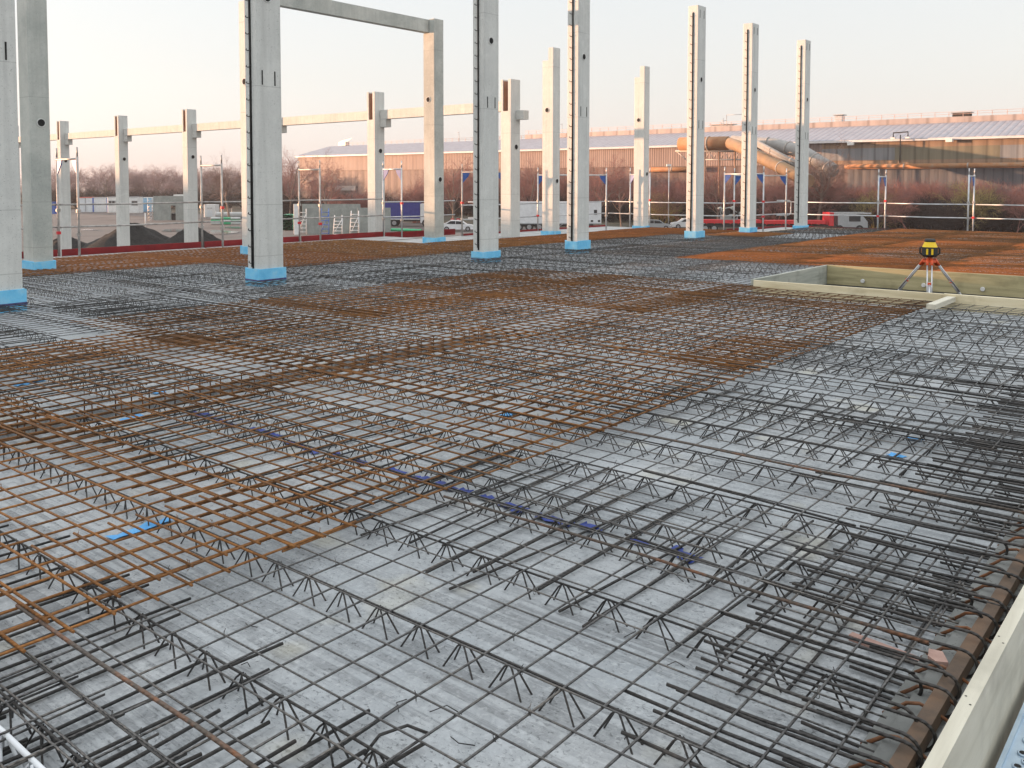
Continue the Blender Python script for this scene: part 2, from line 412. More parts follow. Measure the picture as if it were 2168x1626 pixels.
def rail_strip(parent, hx, y0, z0, z1, step=.25, side=-1):
    b = MB(); x = side*hx
    b.box(x-.012 if side < 0 else x-.004, y0-.017, z0, x+.004 if side < 0 else x+.012, y0+.017, z1)
    o = b.build('anchor_rail', M['dark'], parent)
    b = MB(); z = z0+.12; jr = random.Random(int(z1*100)+int(abs(hx)*1000))
    while z < z1-.05:
        dy = jr.uniform(-.006, .006)
        b.tube([(x, y0+dy, z), (x-.03, y0+.03+dy, z-.014), (x-.045, y0+.055+dy, z+.0), (x-.03, y0+.065+dy, z+.02)], .008, 5)
        b.tube([(x, y0-.012+dy, z+.015), (x-.03, y0-.03+dy, z+.008)], .0075, 5)
        z += step
    b.tube([(x-.022, y0+.008, z0+.05), (x-.02, y0-.004, (z0+z1)/2), (x-.022, y0+.006, z1-.02)], .012, 6)
    b.build('rebar_loop_strip', M['steeld'], o)

HX, HY = .225, .155
AROW = [('A', 4.60, 11.95, 'large grey concrete column cut off by the left edge of the photo, blue foam at its foot'),
        ('C', 8.46, 11.86, 'tall grey concrete column left of centre with black loop strip and blue foam foot'),
        ('E', 13.80, 11.93, 'tall concrete column just left of the photo middle, black loop strip, no top in view'),
        ('F', 16.85, 11.80, 'tall concrete column right of the photo middle between two stepped-top columns, no top in view'),
        ('I', 22.55, 11.85, 'full-height strip column in front of the orange duct, tallest of the three with flat tops in view'),
        ('J', 26.05, 11.87, 'full-height strip column, middle of three in front of the warehouse, blue foam with dark tie'),
        ('K', 30.15, 11.83, 'rightmost concrete column, flat top, standing at the slab corner by the red toe board')]
for key, x, y, lab in AROW:
    Ht = 6.46
    o = MB().prism(chamfer(HX, HY), 0, Ht).build('concrete_column', M['col'], None, (x, y, 0))
    tag(o, lab, 'column', 'front row of tall concrete columns')
    rail_strip(o, HX, .0, .30, 6.28, .25)
    sleeve(o, (-.02, -HY, 4.47), (0, -1, 0))
    slots(o, HX, HY, 3.14); slots(o, HX, HY, 6.13)
    fh = {'A': .33, 'C': .33, 'E': .27, 'F': .34, 'I': .33, 'J': .29, 'K': .20}[key]
    foam(o, HX, HY, fh, key in 'ACEJ')
BX, BY = .17, .20
BROW = [('B', 7.0, 16.45, 'stained dark grey concrete column behind the large left column, cut by the photo top'),
        ('C2', 11.38, 16.35, 'concrete column mostly hidden behind the tall column left of centre, sunlit strip showing'),
        ('D', 16.72, 16.22, 'stained concrete column carrying the right end of the high grey beam'),
        ('G', 21.25, 15.85, 'stepped-top concrete column left of the tall column at the photo middle right'),
        ('H', 26.50, 15.95, 'stepped-top concrete column standing alone at the far slab corner')]
for key, x, y, lab in BROW:
    Ht = 5.55 if key in 'GH' else 5.78
    nz = Ht-.36 if key in 'GH' else Ht-.345
    b = MB(); b.prism(chamfer(BX, BY), 0, nz)
    b.prism([(-BX+.012, -BY), (BX-.012, -BY), (BX, -BY+.012), (BX, -.02), (-BX, -.02), (-BX, -BY+.012)], nz, Ht)
    o = b.build('concrete_column', M['colb'] if key in 'BD' else M['col'], None, (x, y, 0))
    tag(o, lab, 'column', 'back row of concrete columns')
    if key != 'B': sleeve(o, (-BX, 0.02, 3.76), (-1, 0, 0))
    sleeve(o, (.02, -BY, {'B': 2.68, 'C2': 1.7, 'D': 1.73, 'G': 1.70, 'H': 1.95}[key]), (0, -1, 0))
    foam(o, BX, BY, {'B': .28, 'C2': .30, 'D': .25, 'G': .24, 'H': .19}[key], False)
# high beam of the back row
b = MB(); b.bevbox(11.25, 16.22, 5.45, 16.86, 16.42, 5.77, .012)
tag(b.build('concrete_beam', M['colb']), 'long dark grey concrete beam high up, resting on the stained column left of the photo middle', 'beam')

# low row of forked columns on the far side
LX, LY = .22, .20
XL = 20.9
LAB = ['nearest forked-top column, with a bare stub bracket on its right side and no beam beyond it',
       'second nearest forked-top column, with brown slot, left of the stained column',
       'forked-top column almost hidden behind the tall column left of centre',
       'forked-top column with small round hole, third from the left, behind the grey wall panels',
       'forked-top column with small round hole, second from the left, behind the dark soil heap',
       'leftmost forked-top column in view, behind the first scaffold frame',
       'forked-top column hidden behind the stained column at the left edge']
LY0 = [17.1, 23.0, 28.7, 34.5, 40.2, 46.0, 51.8]
for k, y in enumerate(LY0):
    b = MB(); b.prism(chamfer(LX, LY), GZ, 3.77)
    b.prism([(-LX+.01, -LY), (LX-.01, -LY), (LX, -LY+.01), (LX, -.085), (-LX, -.085), (-LX, -LY+.01)], 3.77, 4.70)
    b.prism([(-LX, .115), (LX, .115), (LX, LY-.01), (LX-.01, LY), (-LX+.01, LY), (-LX, LY-.01)], 3.77, 4.70)
    o = b.build('concrete_column', M['col'], None, (XL, y, 0))
    tag(o, LAB[k], 'column', 'far row of forked-top columns')
    MB().box(-LX+.03, .095, 3.775, LX-.01, .1145, 4.66).build('slot_lining', M['slotbrown'], o)
    MB().bevbox(.0, -LY-.30, 3.52, .25, -LY, 3.785, .01).build('corbel', M['beam'], o)
    if k: sleeve(o, (.02, -LY, 2.72), (0, -1, 0), .075)
    else: sleeve(o, (.02, -LY, 2.71), (0, -1, 0), .075)
BL = ['low beam bearing on the second nearest forked column, ending at the nearest forked column',
      'low beam between the tall left-centre column and the second nearest forked column',
      'low beam running in behind the tall column left of centre from its left side',
      'low beam between the second and third forked columns from the left',
      'low beam between the first and second forked columns from the left',
      'leftmost low beam, ending behind the stained column at the left edge']
for k in range(6):
    y0, y1 = LY0[k]+LY+.01, LY0[k+1]-LY-.02
    o = MB().bevbox(-.125, 0, 3.79, .125, y1-y0, 4.09, .01).build('concrete_beam', M['beam'], None, (XL+.12, y0, 0))
    tag(o, 'pale sunlit '+BL[k], 'beam', 'low beams between the forked columns')

# ------------------------------------------------------------------ reinforcement
ZT = .150                                    # camera is 1.5 m above the upper mats
def bar(b, p0, p1, r, seg=.7, wob=.004, n=5, jr=rnd):
    p0 = Vector(p0); p1 = Vector(p1); L = (p1-p0).length; k = max(1, int(L/seg))
    pts = []
    for i in range(k+1):
        p = p0.lerp(p1, i/k)
        if 0 < i < k: p = p+Vector((jr.gauss(0, wob), jr.gauss(0, wob), jr.gauss(0, wob*.6)))
        pts.append(p)
    b.tube(pts, r, n, caps=True)
def mat_sheet(x0, x1, y0, y1, m, label, group, z=ZT, sx=.15, sy=.15, r=.0041, rv=None, over=.05, name='reinforcing_mat', rot=0., mx=None):
    cx, cy = (x0+x1)/2, (y0+y1)/2
    jr = random.Random(int(x0*971+y0*3571)); near = math.hypot(cx, cy) < 9
    n = 6 if near else 4
    zb = z-2*r
    rv = rv or (.0034 if r < .0045 else r)
    b = MB(); bx = MB()
    dz = jr.uniform(-.004, .004)
    nx = int((x1-x0)/sx+.5); ny = int((y1-y0)/sy+.5)
    for i in range(nx+1):
        x = x0+i*sx+jr.gauss(0, .004)
        if not seen_line((x, y0, 0), (x, y1, 0)): continue
        bar(b, (x-cx, y0-over-cy+jr.gauss(0, .008), z-rv+dz), (x-cx+jr.gauss(0, .006), y1+over-cy, z-rv+dz), rv, n=n, jr=jr)
        if near and (xx := x-cx) is not None:
            for j in range(ny+1):
                if jr.random() < .10:
                    yq = y0+j*sy-cy; ra = rv*2.3; q = jr.uniform(.6, 1.0)
                    b.tube([(xx+ra*1.3*math.cos(t_)*q, yq+ra*1.3*math.cos(t_), z-rv-.003+ra*1.5*math.sin(t_)) for t_ in [i_*math.pi/4 for i_ in range(8)]], .0011, 4, closed=True)
                    b.tube([(xx, yq, z+rv), (xx+jr.uniform(-.012, .012), yq+jr.uniform(-.012, .012), z+.016)], .0012, 4)
    for j in range(ny+1):
        y = y0+j*sy+jr.gauss(0, .004)
        if not seen_line((x0, y, 0), (x1, y, 0)): continue
        bar(bx, (x0-over-cx, y-cy, zb-r+dz), (x1+over-cx+jr.gauss(0, .008), y-cy+jr.gauss(0, .006), zb-r+dz), r, n=n, jr=jr)
    if not b.f and not bx.f: return None
    if not b.f: b = bx; bx = None
    if bx is not None:
        off = len(b.v); b.v += bx.v; b.f += [tuple(i+off for i in f) for f in bx.f]; b.sm += bx.sm
    o = b.build(name, m, None, (cx, cy, 0), rot)
    return tag(o, label, 'rebar mat', group)

def field(xs, ys, pick, label, group, lapx=.15, lapy=.30, **kw):
    for i in range(len(xs)-1):
        for j in range(len(ys)-1):
            m = pick(i, j)
            if m is None: continue
            ox = rnd.uniform(-.02, .02); oy = rnd.uniform(-.02, .02)
            mat_sheet(xs[i]+ox, xs[i+1]+lapx+ox, ys[j]+oy*(j > 0), ys[j+1]+(lapy if j < len(ys)-2 else 0)+oy, M[m], label, group,
                      z=ZT+.009*((i+j) % 2), **kw)
# grey mats along the near edge
field([-1.5, .9, 3.3, 5.7, 8.1, 10.2, 12.1], [.78, 3.25], lambda i, j: 'steel',
      'dark grey reinforcing mat of thin bars along the near edge, before the rusty mats', 'grey mats along the near edge', lapx=.3)
# main rusty field
pk = lambda i, j: ['rust', 'rust2', 'rust', 'rust', 'rust2', 'rust', 'rust2'][(i*3+j*2) % 7]
mxs = [-2.4, -.0, 2.25, 4.5, 6.75, 9.0, 10.8, 12.0]
for i in range(len(mxs)-1):
    cols = [3.01, 5.4, 7.6, 9.75 if i > 2 else (8.6 if i == 2 else 7.6)]
    for j in range(3):
        if cols[j+1] <= cols[j]: continue
        nm = pk(i, j)
        mat_sheet(mxs[i]+rnd.uniform(-.02, .02), mxs[i+1]+.3, cols[j], cols[j+1]+(.45 if j < 2 else 0), M[nm],
                  ['rusty reinforcing mat in the front strip of the brown field, with bare bar ends',
                   'rusty reinforcing mat in the middle of the brown field across the dark slab joint',
                   'rusty reinforcing mat at the rear of the brown field, before the grey far mats'][j],
                  ['rusty mats in the front strip', 'rusty mats across the slab joint', 'rusty mats at the rear of the brown field'][j],
                  z=ZT+.014+.009*((i+j) % 2), r=.0056)
# narrow lap mats on the rusty front edge
for x0 in (-.2, 1.55, 4.0, 6.6):
    mat_sheet(x0, x0+1.5, 3.12, 3.72, M['rust'], 'short rusty lap mat lying on the front edge of the brown field', 'short rusty lap mats', z=ZT+.034, r=.0056, sy=.30, name='lap_mat')
# grey mats behind
field([-1, 2.0, 4.4, 6.8, 9.2, 11.6, 14.0], [8.9, 11.3, 13.4], lambda i, j: None if (i < 2 and j == 0) else ('steeld' if (i+j) % 3 else 'steel'),
      'dark grey reinforcing mat around the left front columns, behind the brown field', 'grey mats around the front columns')
field([14.0, 16.4, 18.8, 21.2, 23.6], [8.9, 11.3, 13.3], lambda i, j: 'steeld' if (i+j) % 2 else 'steel',
      'dark grey reinforcing mat in the distance before the flat-topped columns', 'grey mats in the middle distance')
field([12.3, 14.2, 16.0], [5.62, 7.4, 9.0], lambda i, j: 'steel',
      'grey reinforcing mat behind the left end of the slab opening', 'grey mats behind the opening')
field([-1, 3.2, 7.4, 9.6], [13.4, 15.3], lambda i, j: 'steeld' if i % 2 else 'steel',
      'grey reinforcing mat far left before the rusty strip by the scaffold', 'grey mats far left')
for (xa, xb, ya, yb) in ((-1.2, 2.2, 7.75, 9.0), (-1.2, 2.0, 9.0, 11.3), (2.0, 4.4, 9.0, 11.3)):
    mat_sheet(xa, xb, ya, yb, M['steel'], 'thin wide-spaced grey mat at the left edge before the large column', 'thin grey mats at the left edge', sx=.25, sy=.15, r=.004)
# far rusty areas
for (x0, x1, y0, y1, nm, lb, gp) in [
    (4, 7, 15.2, 18.5, 'rust', 'rusty mat strip along the left scaffold platform', 'rusty mats along the back scaffold'),
    (7, 10, 15.2, 18.5, 'rust3', 'rusty mat strip along the left scaffold platform', 'rusty mats along the back scaffold'),
    (9.6, 12.6, 13.3, 18.5, 'rust3', 'rusty mat strip along the left scaffold platform', 'rusty mats along the back scaffold'),
    (12.6, 15.9, 13.3, 18.5, 'rust', 'rusty mat strip along the left scaffold platform', 'rusty mats along the back scaffold')]:
    mat_sheet(x0, x1, y0, y1, M[nm], lb, gp, r=.006, sy=.11, sx=.11)
for k, (x0, x1, y0, y1, nm) in enumerate([(16.1, 18.5, 13.5, 15.9, 'rust'), (18.5, 21, 13.3, 15.6, 'rust3'), (21, 23.6, 13.2, 15.6, 'rust3'), (23.6, 26.7, 12.4, 15.7, 'rust3'), (23.7, 26.4, 10.6, 12.2, 'rust')]):
    mat_sheet(x0, x1, y0, y1, M[nm], 'orange-rusty mat between the stepped-top columns and the flat-topped columns', 'orange mats between the column rows', r=.006, sy=.10, sx=.10)
for k, (x0, x1, nm) in enumerate([(16.2, 18.7, 'rust3'), (18.7, 21.2, 'rust2'), (21.2, 24.4, 'rust'), (24.4, 25.4, 'rust3'), (25.4, 28.2, 'rust2'), (28.2, 30.9, 'rust2')]):
    for y0, y1 in ((1.5, 4.2), (4.2, 6.6), (6.6, 8.8)):
        mat_sheet(x0, x1+.2, y0, y1+.1, M[nm], 'orange-brown rusty mat in the large field beyond the slab opening', 'rusty mats beyond the opening', r=.0062, sy=.09 if nm != 'rust2' else .15, sx=.09 if nm == 'rust3' else .14)
field([16.1, 18.6, 21.1, 23.6], [8.95, 11.0], lambda i, j: 'steel', 'grey mat between the far rusty field and the flat-topped columns', 'grey mats beside the far rusty field')
field([26.5, 28.6, 30.8], [8.95, 11.5], lambda i, j: 'steeld', 'dark grey mat in the far slab corner before the rightmost column', 'grey mats in the far slab corner')

# joint bars lying on the slab over the element joints
for k in range(6):
    xj = .99+2.4*k
    for y0, y1 in ((.85, 5.8), (6.4, 11.6)):
        if y0 > 6 and k > 4: continue
        if xj > 12 and y0 < 6: continue
        jr = random.Random(k*7+int(y0)); b = MB(); y = y0
        while y < y1:
            xc = jr.gauss(0, .06); L = .72+jr.uniform(-.06, .06); sk = jr.gauss(0, .03)
            if seen_line((xj-L, y, 0), (xj+L, y, 0)):
                bar(b, (xc-L, y-sk-y0, .014+jr.uniform(-.004, .012)), (xc+L, y+sk-y0, .014+jr.uniform(-.004, .018)), .0058, n=5, jr=jr)
            y += jr.choice((.10, .15, .2, .22))
        if b.f:
            o = b.build('joint_bars', M['steeld'], None, (xj, y0, SLAB_T))
            tag(o, ['dark joint bars low on the slab at the bottom left corner', 'dark joint bars low on the slab along the blue-taped joint',
                    'dark joint bars low on the slab by the light-blue marks', 'dark joint bars low on the slab, fourth joint', 'dark joint bars low on the slab, fifth joint',
                    'dark joint bars low on the slab, nearest the opening'][k] + (', before the gap' if y0 < 6 else ', behind the gap'), 'joint bars', 'joint bars over the slab joints')

# lattice girders
def girder_meshes(L, m, far):
    n = 4 if far else 5
    t = MB(); bar(t, (0, 0, .087), (0, L, .087), .0045, 1.0, .003, n)
    zs = []
    for s in (-1, 1):
        z = MB(); y = .1
        while y < L-.05:
            for d in (-1, 1):
                if far: z.tube([(s*.005, y+d*.008, .087), (s*.028, y+d*.068, -.01)], .0036, 3, caps=False)
                else: z.tube([(s*.006, y+d*.004, .089), (s*.010, y+d*.016, .078), (s*.030, y+d*.072, -.012)], .0034, 5, caps=False)
            y += .2
        zs.append(z)
    if far:
        for z in zs:
            off = len(t.v); t.v += z.v; t.f += [tuple(i+off for i in f) for f in z.f]; t.sm += z.sm
        return t.mesh('lattice_girder', m), None
    return t.mesh('lattice_girder', m), [z.mesh('zigzag_wire', m) for z in zs]
GM = {}
def girder(x, y0, y1, m, group, label):
    far = math.hypot(x, (y0+y1)/2) > 8.5
    key = (round(y1-y0, 2), m, far)
    if key not in GM: GM[key] = girder_meshes(y1-y0, M[m], far)
    if not seen_line((x, y0, .1), (x, y1, .1), 12, 30): return
    me, zz = GM[key]
    o = tag(link('lattice_girder', me, None, (x, y0, SLAB_T)), label, 'lattice girder', group)
    if zz:
        for q in zz: link('zigzag_wire', q, o)
OFF = (.07, .58, 1.15, 1.71, 2.23)
for e in range(-2, 13):
    for q in OFF:
        x = .99+2.4*e+q
        if x > 30.7: continue
        if x < 12.2: girder(x, .85, 5.85, 'steeld', 'lattice girders before the dark slab gap', 'grey zigzag lattice girder cast into the slab between the near edge and the dark gap')
        elif x > 16.05: girder(x, 1.0, 5.85, 'steeld', 'lattice girders beyond the opening', 'grey zigzag lattice girder under the rusty mats beyond the opening')
        if not (4.3 < x < 4.9): girder(x, 6.35, 11.65, 'steeld', 'lattice girders behind the dark slab gap', 'grey zigzag lattice girder cast into the slab between the dark gap and the front columns')
        if 4 < x < 26.6: girder(x, 12.15, 15.7, 'steeld', 'lattice girders between the column rows', 'grey zigzag lattice girder cast into the slab between the two column rows')
# vertical stirrups standing in the dark gap
b = MB(); b.tube([(0, -.08, -.16), (0, -.08, .09), (0, -.06, .105), (0, .06, .105), (0, .08, .09), (0, .08, -.16)], .005, 5)
me = b.mesh('stirrup', M['hook']); k = 0; x = .2
while x < 7.1:
    o = link('stirrup', me, None, (x, 6.09+rnd.uniform(-.03, .03), 0), rnd.uniform(-.25, .25))
    o.location.z = .045; tag(o, 'rusty bent stirrup standing in the dark slab gap', 'stirrup', 'stirrups in the dark slab gap'); x += rnd.choice((.15, .2, .3))

# hairpins and starter hooks at the near edge
b = MB(); yz = [(.70, .012)]
ar = [(.665-.048*math.sin(a), .104-.044*math.cos(a)) for a in [i*math.pi/8 for i in range(9)]]
p = [(0, 1.28, .139), (0, 1.0, .138)]+[(0, y, z) for y, z in reversed(ar)]+[(0, .80, .062), (0, .95, .064)]
b.tube([(x, y-.65, z) for x, y, z in p], .0058, 6); me_pin = b.mesh('hairpin_bar', M['steeld'])
b = MB(); p = [(0, .80, .055), (0, .755, .09), (0, .735, .108), (0, .70, .118), (0, .655, .105), (0, .61, .085), (0, .575, .075)]
b.tube([(x, y-.65, z) for x, y, z in p], .0058, 6); me_hook = b.mesh('starter_hook', M['hook'])
x = 1.9
while x < 12.0:
    xx = x+rnd.gauss(0, .012)
    if seen((xx, .7, .1), 200):
        o = link('hairpin_bar', me_pin, None, (xx, .65+rnd.gauss(0, .006), rnd.uniform(0, .006)), rnd.gauss(0, .02))
        tag(o, 'dark ribbed hairpin bar looped round the rusty edge profile at the near formwork', 'hairpin bar', 'hairpin bars along the near edge')
        if rnd.random() < .6:
            o = link('hairpin_bar', me_pin, None, (xx+.028, .655+rnd.uniform(0, .12), rnd.uniform(.004, .01)), rnd.gauss(0, .03))
            tag(o, 'dark ribbed hairpin bar looped round the rusty edge profile at the near formwork', 'hairpin bar', 'hairpin bars along the near edge')
        o = link('starter_hook', me_hook, None, (xx-.075+rnd.gauss(0, .01), .65, 0), rnd.gauss(0, .05))
        tag(o, 'rust-stained hooked bar arching over the edge strip to the near formwork', 'hook bar', 'hooked bars along the near edge')
    x += .15
# rusty hollow section and edge strip
b = MB(); b.tube([(1.6, .662, .100), (4, .664, .104), (8, .662, .100), (12.2, .664, .102)], .031, 4, smooth=False)
tag(b.build('steel_hollow_section', M['oldrust']), 'long rusty hollow steel section running inside the near formwork', 'steel section')
b = MB(); b.box(1.2, .695, .0, 12.2, .742, .092).box(1.2, .742, .0, 12.2, .792, .072)
tag(b.build('edge_strip', M['strip']), 'stepped grey edge strip beside the rusty steel section at the near formwork', 'edge strip')

# single loose bars in the left foreground
jr = random.Random(21)
for k in range(16):
    x0 = jr.uniform(-.3, .5); y = 2.9-.085*k+jr.gauss(0, .02); L = jr.uniform(1.0, 1.45); sk = jr.gauss(0, .10)
    b = MB(); bar(b, (0, 0, .062+jr.uniform(0, .03)), (L, sk, .062+jr.uniform(0, .04)), .0062, .4, .004, 6, jr)
    o = b.build('loose_bar', M['steeld'], None, (x0, y, 0))
    tag(o, 'dark ribbed bar lying loose on the slab in the bottom left foreground', 'loose bar', 'loose bars in the left foreground')
# bundled edge laps on the right
for k in range(18):
    x0 = jr.uniform(3.0, 8.5); y = jr.uniform(.85, 1.9)
    b = MB(); bar(b, (0, -.55, .118+jr.uniform(0, .03)), (jr.gauss(0, .03), .55, .118+jr.uniform(0, .03)), .0058, .4, .004, 6, jr)
    o = b.build('loose_bar', M['steeld'], None, (x0, y, 0), jr.gauss(0, .05))
    tag(o, 'dark ribbed bar laid loose over the near-edge mats towards the right', 'loose bar', 'loose bars along the near edge')
# white-splashed girder at the lower left corner
g = MB(); bar(g, (0, -.9, .089), (0, .75, .089), .008, .3, .004, 8)
o = tag(g.build('lattice_girder', paint('lime_splashed_steel', (.62, .64, .66), .8), None, (.975, 2.2, SLAB_T)), 'lattice girder splashed white with cement in the bottom left corner', 'lattice girder')
for s in (-1, 1):
    z = MB()
    for i in range(8):
        y = -.8+.2*i
        for d in (-1, 1): z.tube([(s*.006, y+d*.004, .089), (s*.010, y+d*.016, .078), (s*.030, y+d*.072, -.012)], .005, 5, caps=False)
    z.build('zigzag_wire', paint('lime_splashed_steel', (.62, .64, .66)), o)
# long rusty chord bars laid over the front mats
for (x, m_, y0, y1, lb) in ((1.30, 'fleck', 1.6, 3.3, 'rusty long bar tied on top of the grey mats at the bottom left'), (3.05, 'fleck', .75, 2.9, 'rust-flecked long bar crossing the foreground over the blue-taped joint'), (4.55, 'fleck', .7, 3.0, 'rust-flecked long bar over the grey mats at the right')):
    b = MB(); bar(b, (0, 0, .168), (.0, y1-y0, .168), .0065, .5, .005, 6)
    tag(b.build('loose_bar', M[m_], None, (x, y0, 0)), lb, 'loose bar')
b = MB(); b.tube([(0, 0, .012), (.05, -.01, .05), (.12, -.05, .06), (.16, -.10, .035)], .005, 6)
tag(b.build('bent_bar_offcut', M['steeld'], None, (1.62, 1.85, SLAB_T)), 'short bent dark bar offcut lying on the slab in the foreground', 'bar offcut')

# tape scraps, paint marks, tie scraps on the slab
jr = random.Random(5)
def scrap(x, y, l, wd, m, label, ang, group=None, z=.006, name='tape_scrap'):
    b = MB(); k = 7; top = []; bot = []
    for i in range(k):
        t = i/(k-1)-.5; top.append((t*l, wd*(.5+jr.uniform(-.2, .2)), z+jr.uniform(0, .012))); bot.append((t*l+jr.uniform(-.01, .01), -wd*(.5+jr.uniform(-.2, .2)), z+jr.uniform(0, .012)))
    for i in range(k-1): b.quad(bot[i], bot[i+1], top[i+1], top[i])
    tag(b.build(name, m, None, (x, y, SLAB_T), ang), label, 'tape' if 'tape' in name else 'paint mark', group)
MT = vary('dark_blue_tape', (.015, .03, .16), (.03, .06, .30), 15, .45)
ML = vary('light_blue_spray_paint', (.06, .28, .62), (.14, .42, .75), 12, .7)
yy = 1.82
while yy < 5.7:
    l = jr.uniform(.06, .2)
    if jr.random() < .75: scrap(3.39+jr.gauss(0, .015), yy, l, jr.uniform(.04, .075), MT, 'dark blue tape scrap stuck along the slab joint in the foreground', math.pi/2+jr.gauss(0, .12), 'dark blue tape scraps along the joint')
    yy += l+jr.uniform(0, .09)
scrap(2.08, 3.90, .30, .06, ML, 'light blue sprayed line on the slab under the front rusty mats at the left', 0.02, name='paint_mark', z=.004)
scrap(5.45, 1.54, .07, .10, ML, 'light blue paint mark on the slab at the right, nearer of two', .1, name='paint_mark', z=.004)
scrap(5.88, 1.56, .05, .09, ML, 'light blue paint mark on the slab at the right, farther of two', .1, name='paint_mark', z=.004)
scrap(4.74, 3.90, .10, .08, ML, 'light blue paint mark on the slab under the rusty mats near the photo middle', .1, name='paint_mark', z=.004)
scrap(3.05, 5.80, .16, .07, ML, 'light blue paint mark at the near lip of the dark gap', .1, name='paint_mark', z=.004)
scrap(3.56, 6.36, .10, .07, ML, 'light blue paint mark on the far lip of the dark gap', .1, name='paint_mark', z=.004)
scrap(3.08, 7.46, .22, .07, ML, 'light blue paint mark far left behind the dark gap', .1, name='paint_mark', z=.004)
MP = vary('pale_pink_offcut', (.36, .22, .185), (.46, .30, .25), 22, .8)
b = MB(); b.box(-.13, -.014, .002, .13, .014, .022); tag(b.build('wood_offcut', MP, None, (3.13, .90, SLAB_T), 1.45), 'pale pink wood strip lying at the edge strip on the right', 'offcut')
b = MB(); b.prism([(-.04, -.02), (.03, -.028), (.045, .01), (.0, .03), (-.035, .018)], .032, .05); tag(b.build('wood_offcut', MP, None, (3.10, .735, .06), .6), 'pale pink broken wood block on the edge strip', 'offcut')
# wire bits
for k in range(34):
    x, y = jr.uniform(1.2, 6), jr.uniform(1, 4.6)
    if math.hypot(x, y) > 5.5: continue
    b = MB(); a = jr.uniform(0, 6.28); l = jr.uniform(.02, .06)
    b.tube([(0, 0, .004), (l*math.cos(a), l*math.sin(a), .012), (1.7*l*math.cos(a+.5), 1.7*l*math.sin(a+.5), .005)], .0016, 4)
    tag(b.build('tie_wire', M['steeld'], None, (x, y, SLAB_T)), 'snippet of dark tie wire lying on the pale slab', 'tie wire', 'tie wire snippets on the slab')
# ------------------------------------------------------------------ formwork
def board(x0, y0, z0, x1, y1, z1, m, label, group=None, name='formwork_board', cat='formwork board'):
    cx, cy = (x0+x1)/2, (y0+y1)/2
    o = MB().bevbox(x0-cx, y0-cy, z0, x1-cx, y1-cy, z1, .004).build(name, m, None, (cx, cy, 0))
    return tag(o, label, cat, group)
for k, (xa, xb) in enumerate(((-3.0, 1.0), (1.003, 5.2), (5.203, 9.2), (9.203, 13.4))):
    board(xa, .522, -.20, xb, .560, .25, M['woodx'], ['pale formwork board beneath the photographer, mostly out of the photo', 'pale formwork board along the near slab edge in the bottom right corner',
          'pale formwork board farther along the near edge', 'pale formwork board at the far end of the near edge'][k], 'near edge formwork')
board(12.26, .9, .0, 12.335, 2.95, .25, M['woody'], 'pale plank on the near side of the slab opening, right piece under the timber offcut')
board(12.27, 2.953, .0, 12.33, 5.50, .245, M['woody'], 'pale plank on the near side of the slab opening, left piece')
board(15.22, .9, -.25, 15.27, 5.50, .26, M['woodold'], 'weathered yellowish plank forming the far side of the slab opening')
board(12.30, 5.503, -.25, 15.27, 5.55, .255, M['woodgrey'], 'grey-green stained plank forming the left end of the slab opening')
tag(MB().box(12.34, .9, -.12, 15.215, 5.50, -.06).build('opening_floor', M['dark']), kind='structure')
board(11.30, 2.80, .165, 12.42, 2.90, .225, M['woodx'], 'short pale timber resting on the mats against the near plank of the opening', name='timber_offcut', cat='timber')
bd = vary('white_form_washer', (.6, .6, .58), (.7, .7, .68), 10)
for y in (4.9, 3.95, 3.1, 2.15):
    b = MB(); b.disc((-.004, 0, 0), (-1, 0, 0), .035, 14); b.tube([(0, 0, 0), (-.03, 0, 0)], .03, 12)
    tag(b.build('tie_washer', bd, None, (15.215, y, .03)), 'small round white tie washer on the far plank of the opening', 'washer', 'tie washers in the opening')
board(15.98, 16.13, -.2, 26.95, 16.18, .08, M['woodx'], 'pale edge board along the back slab edge between the stained column and the far corner')
board(16.00, 16.185, -.2, 16.05, 18.7, .10, M['woodgrey'], 'short grey edge board jutting out by the stained column, left of its foot')
board(26.93, 11.95, -.2, 26.98, 16.12, .09, M['woodx'], 'pale edge board from the far corner column towards the middle flat-topped column')
board(26.985, 11.98, -.2, 31.1, 12.03, .09, M['woodx'], 'pale edge board between the middle and the rightmost flat-topped columns')
board(31.07, -3, -.2, 31.12, 11.97, .10, M['woodx'], 'long pale edge board at the right slab edge below the red toe board')

nb_ = MB(); x = -.9
while x < 3.1:
    for q in (-.009, .010): nb_.disc((x+q*2, q, .2505), (0, 0, 1), .0035, 8)
    x += .42
for o_ in [o for o in bpy.data.objects if o.name.startswith('formwork_board') and 'bottom right corner' in o.get('label', '')]: nb_.build('nail_heads', M['dark'], o_)
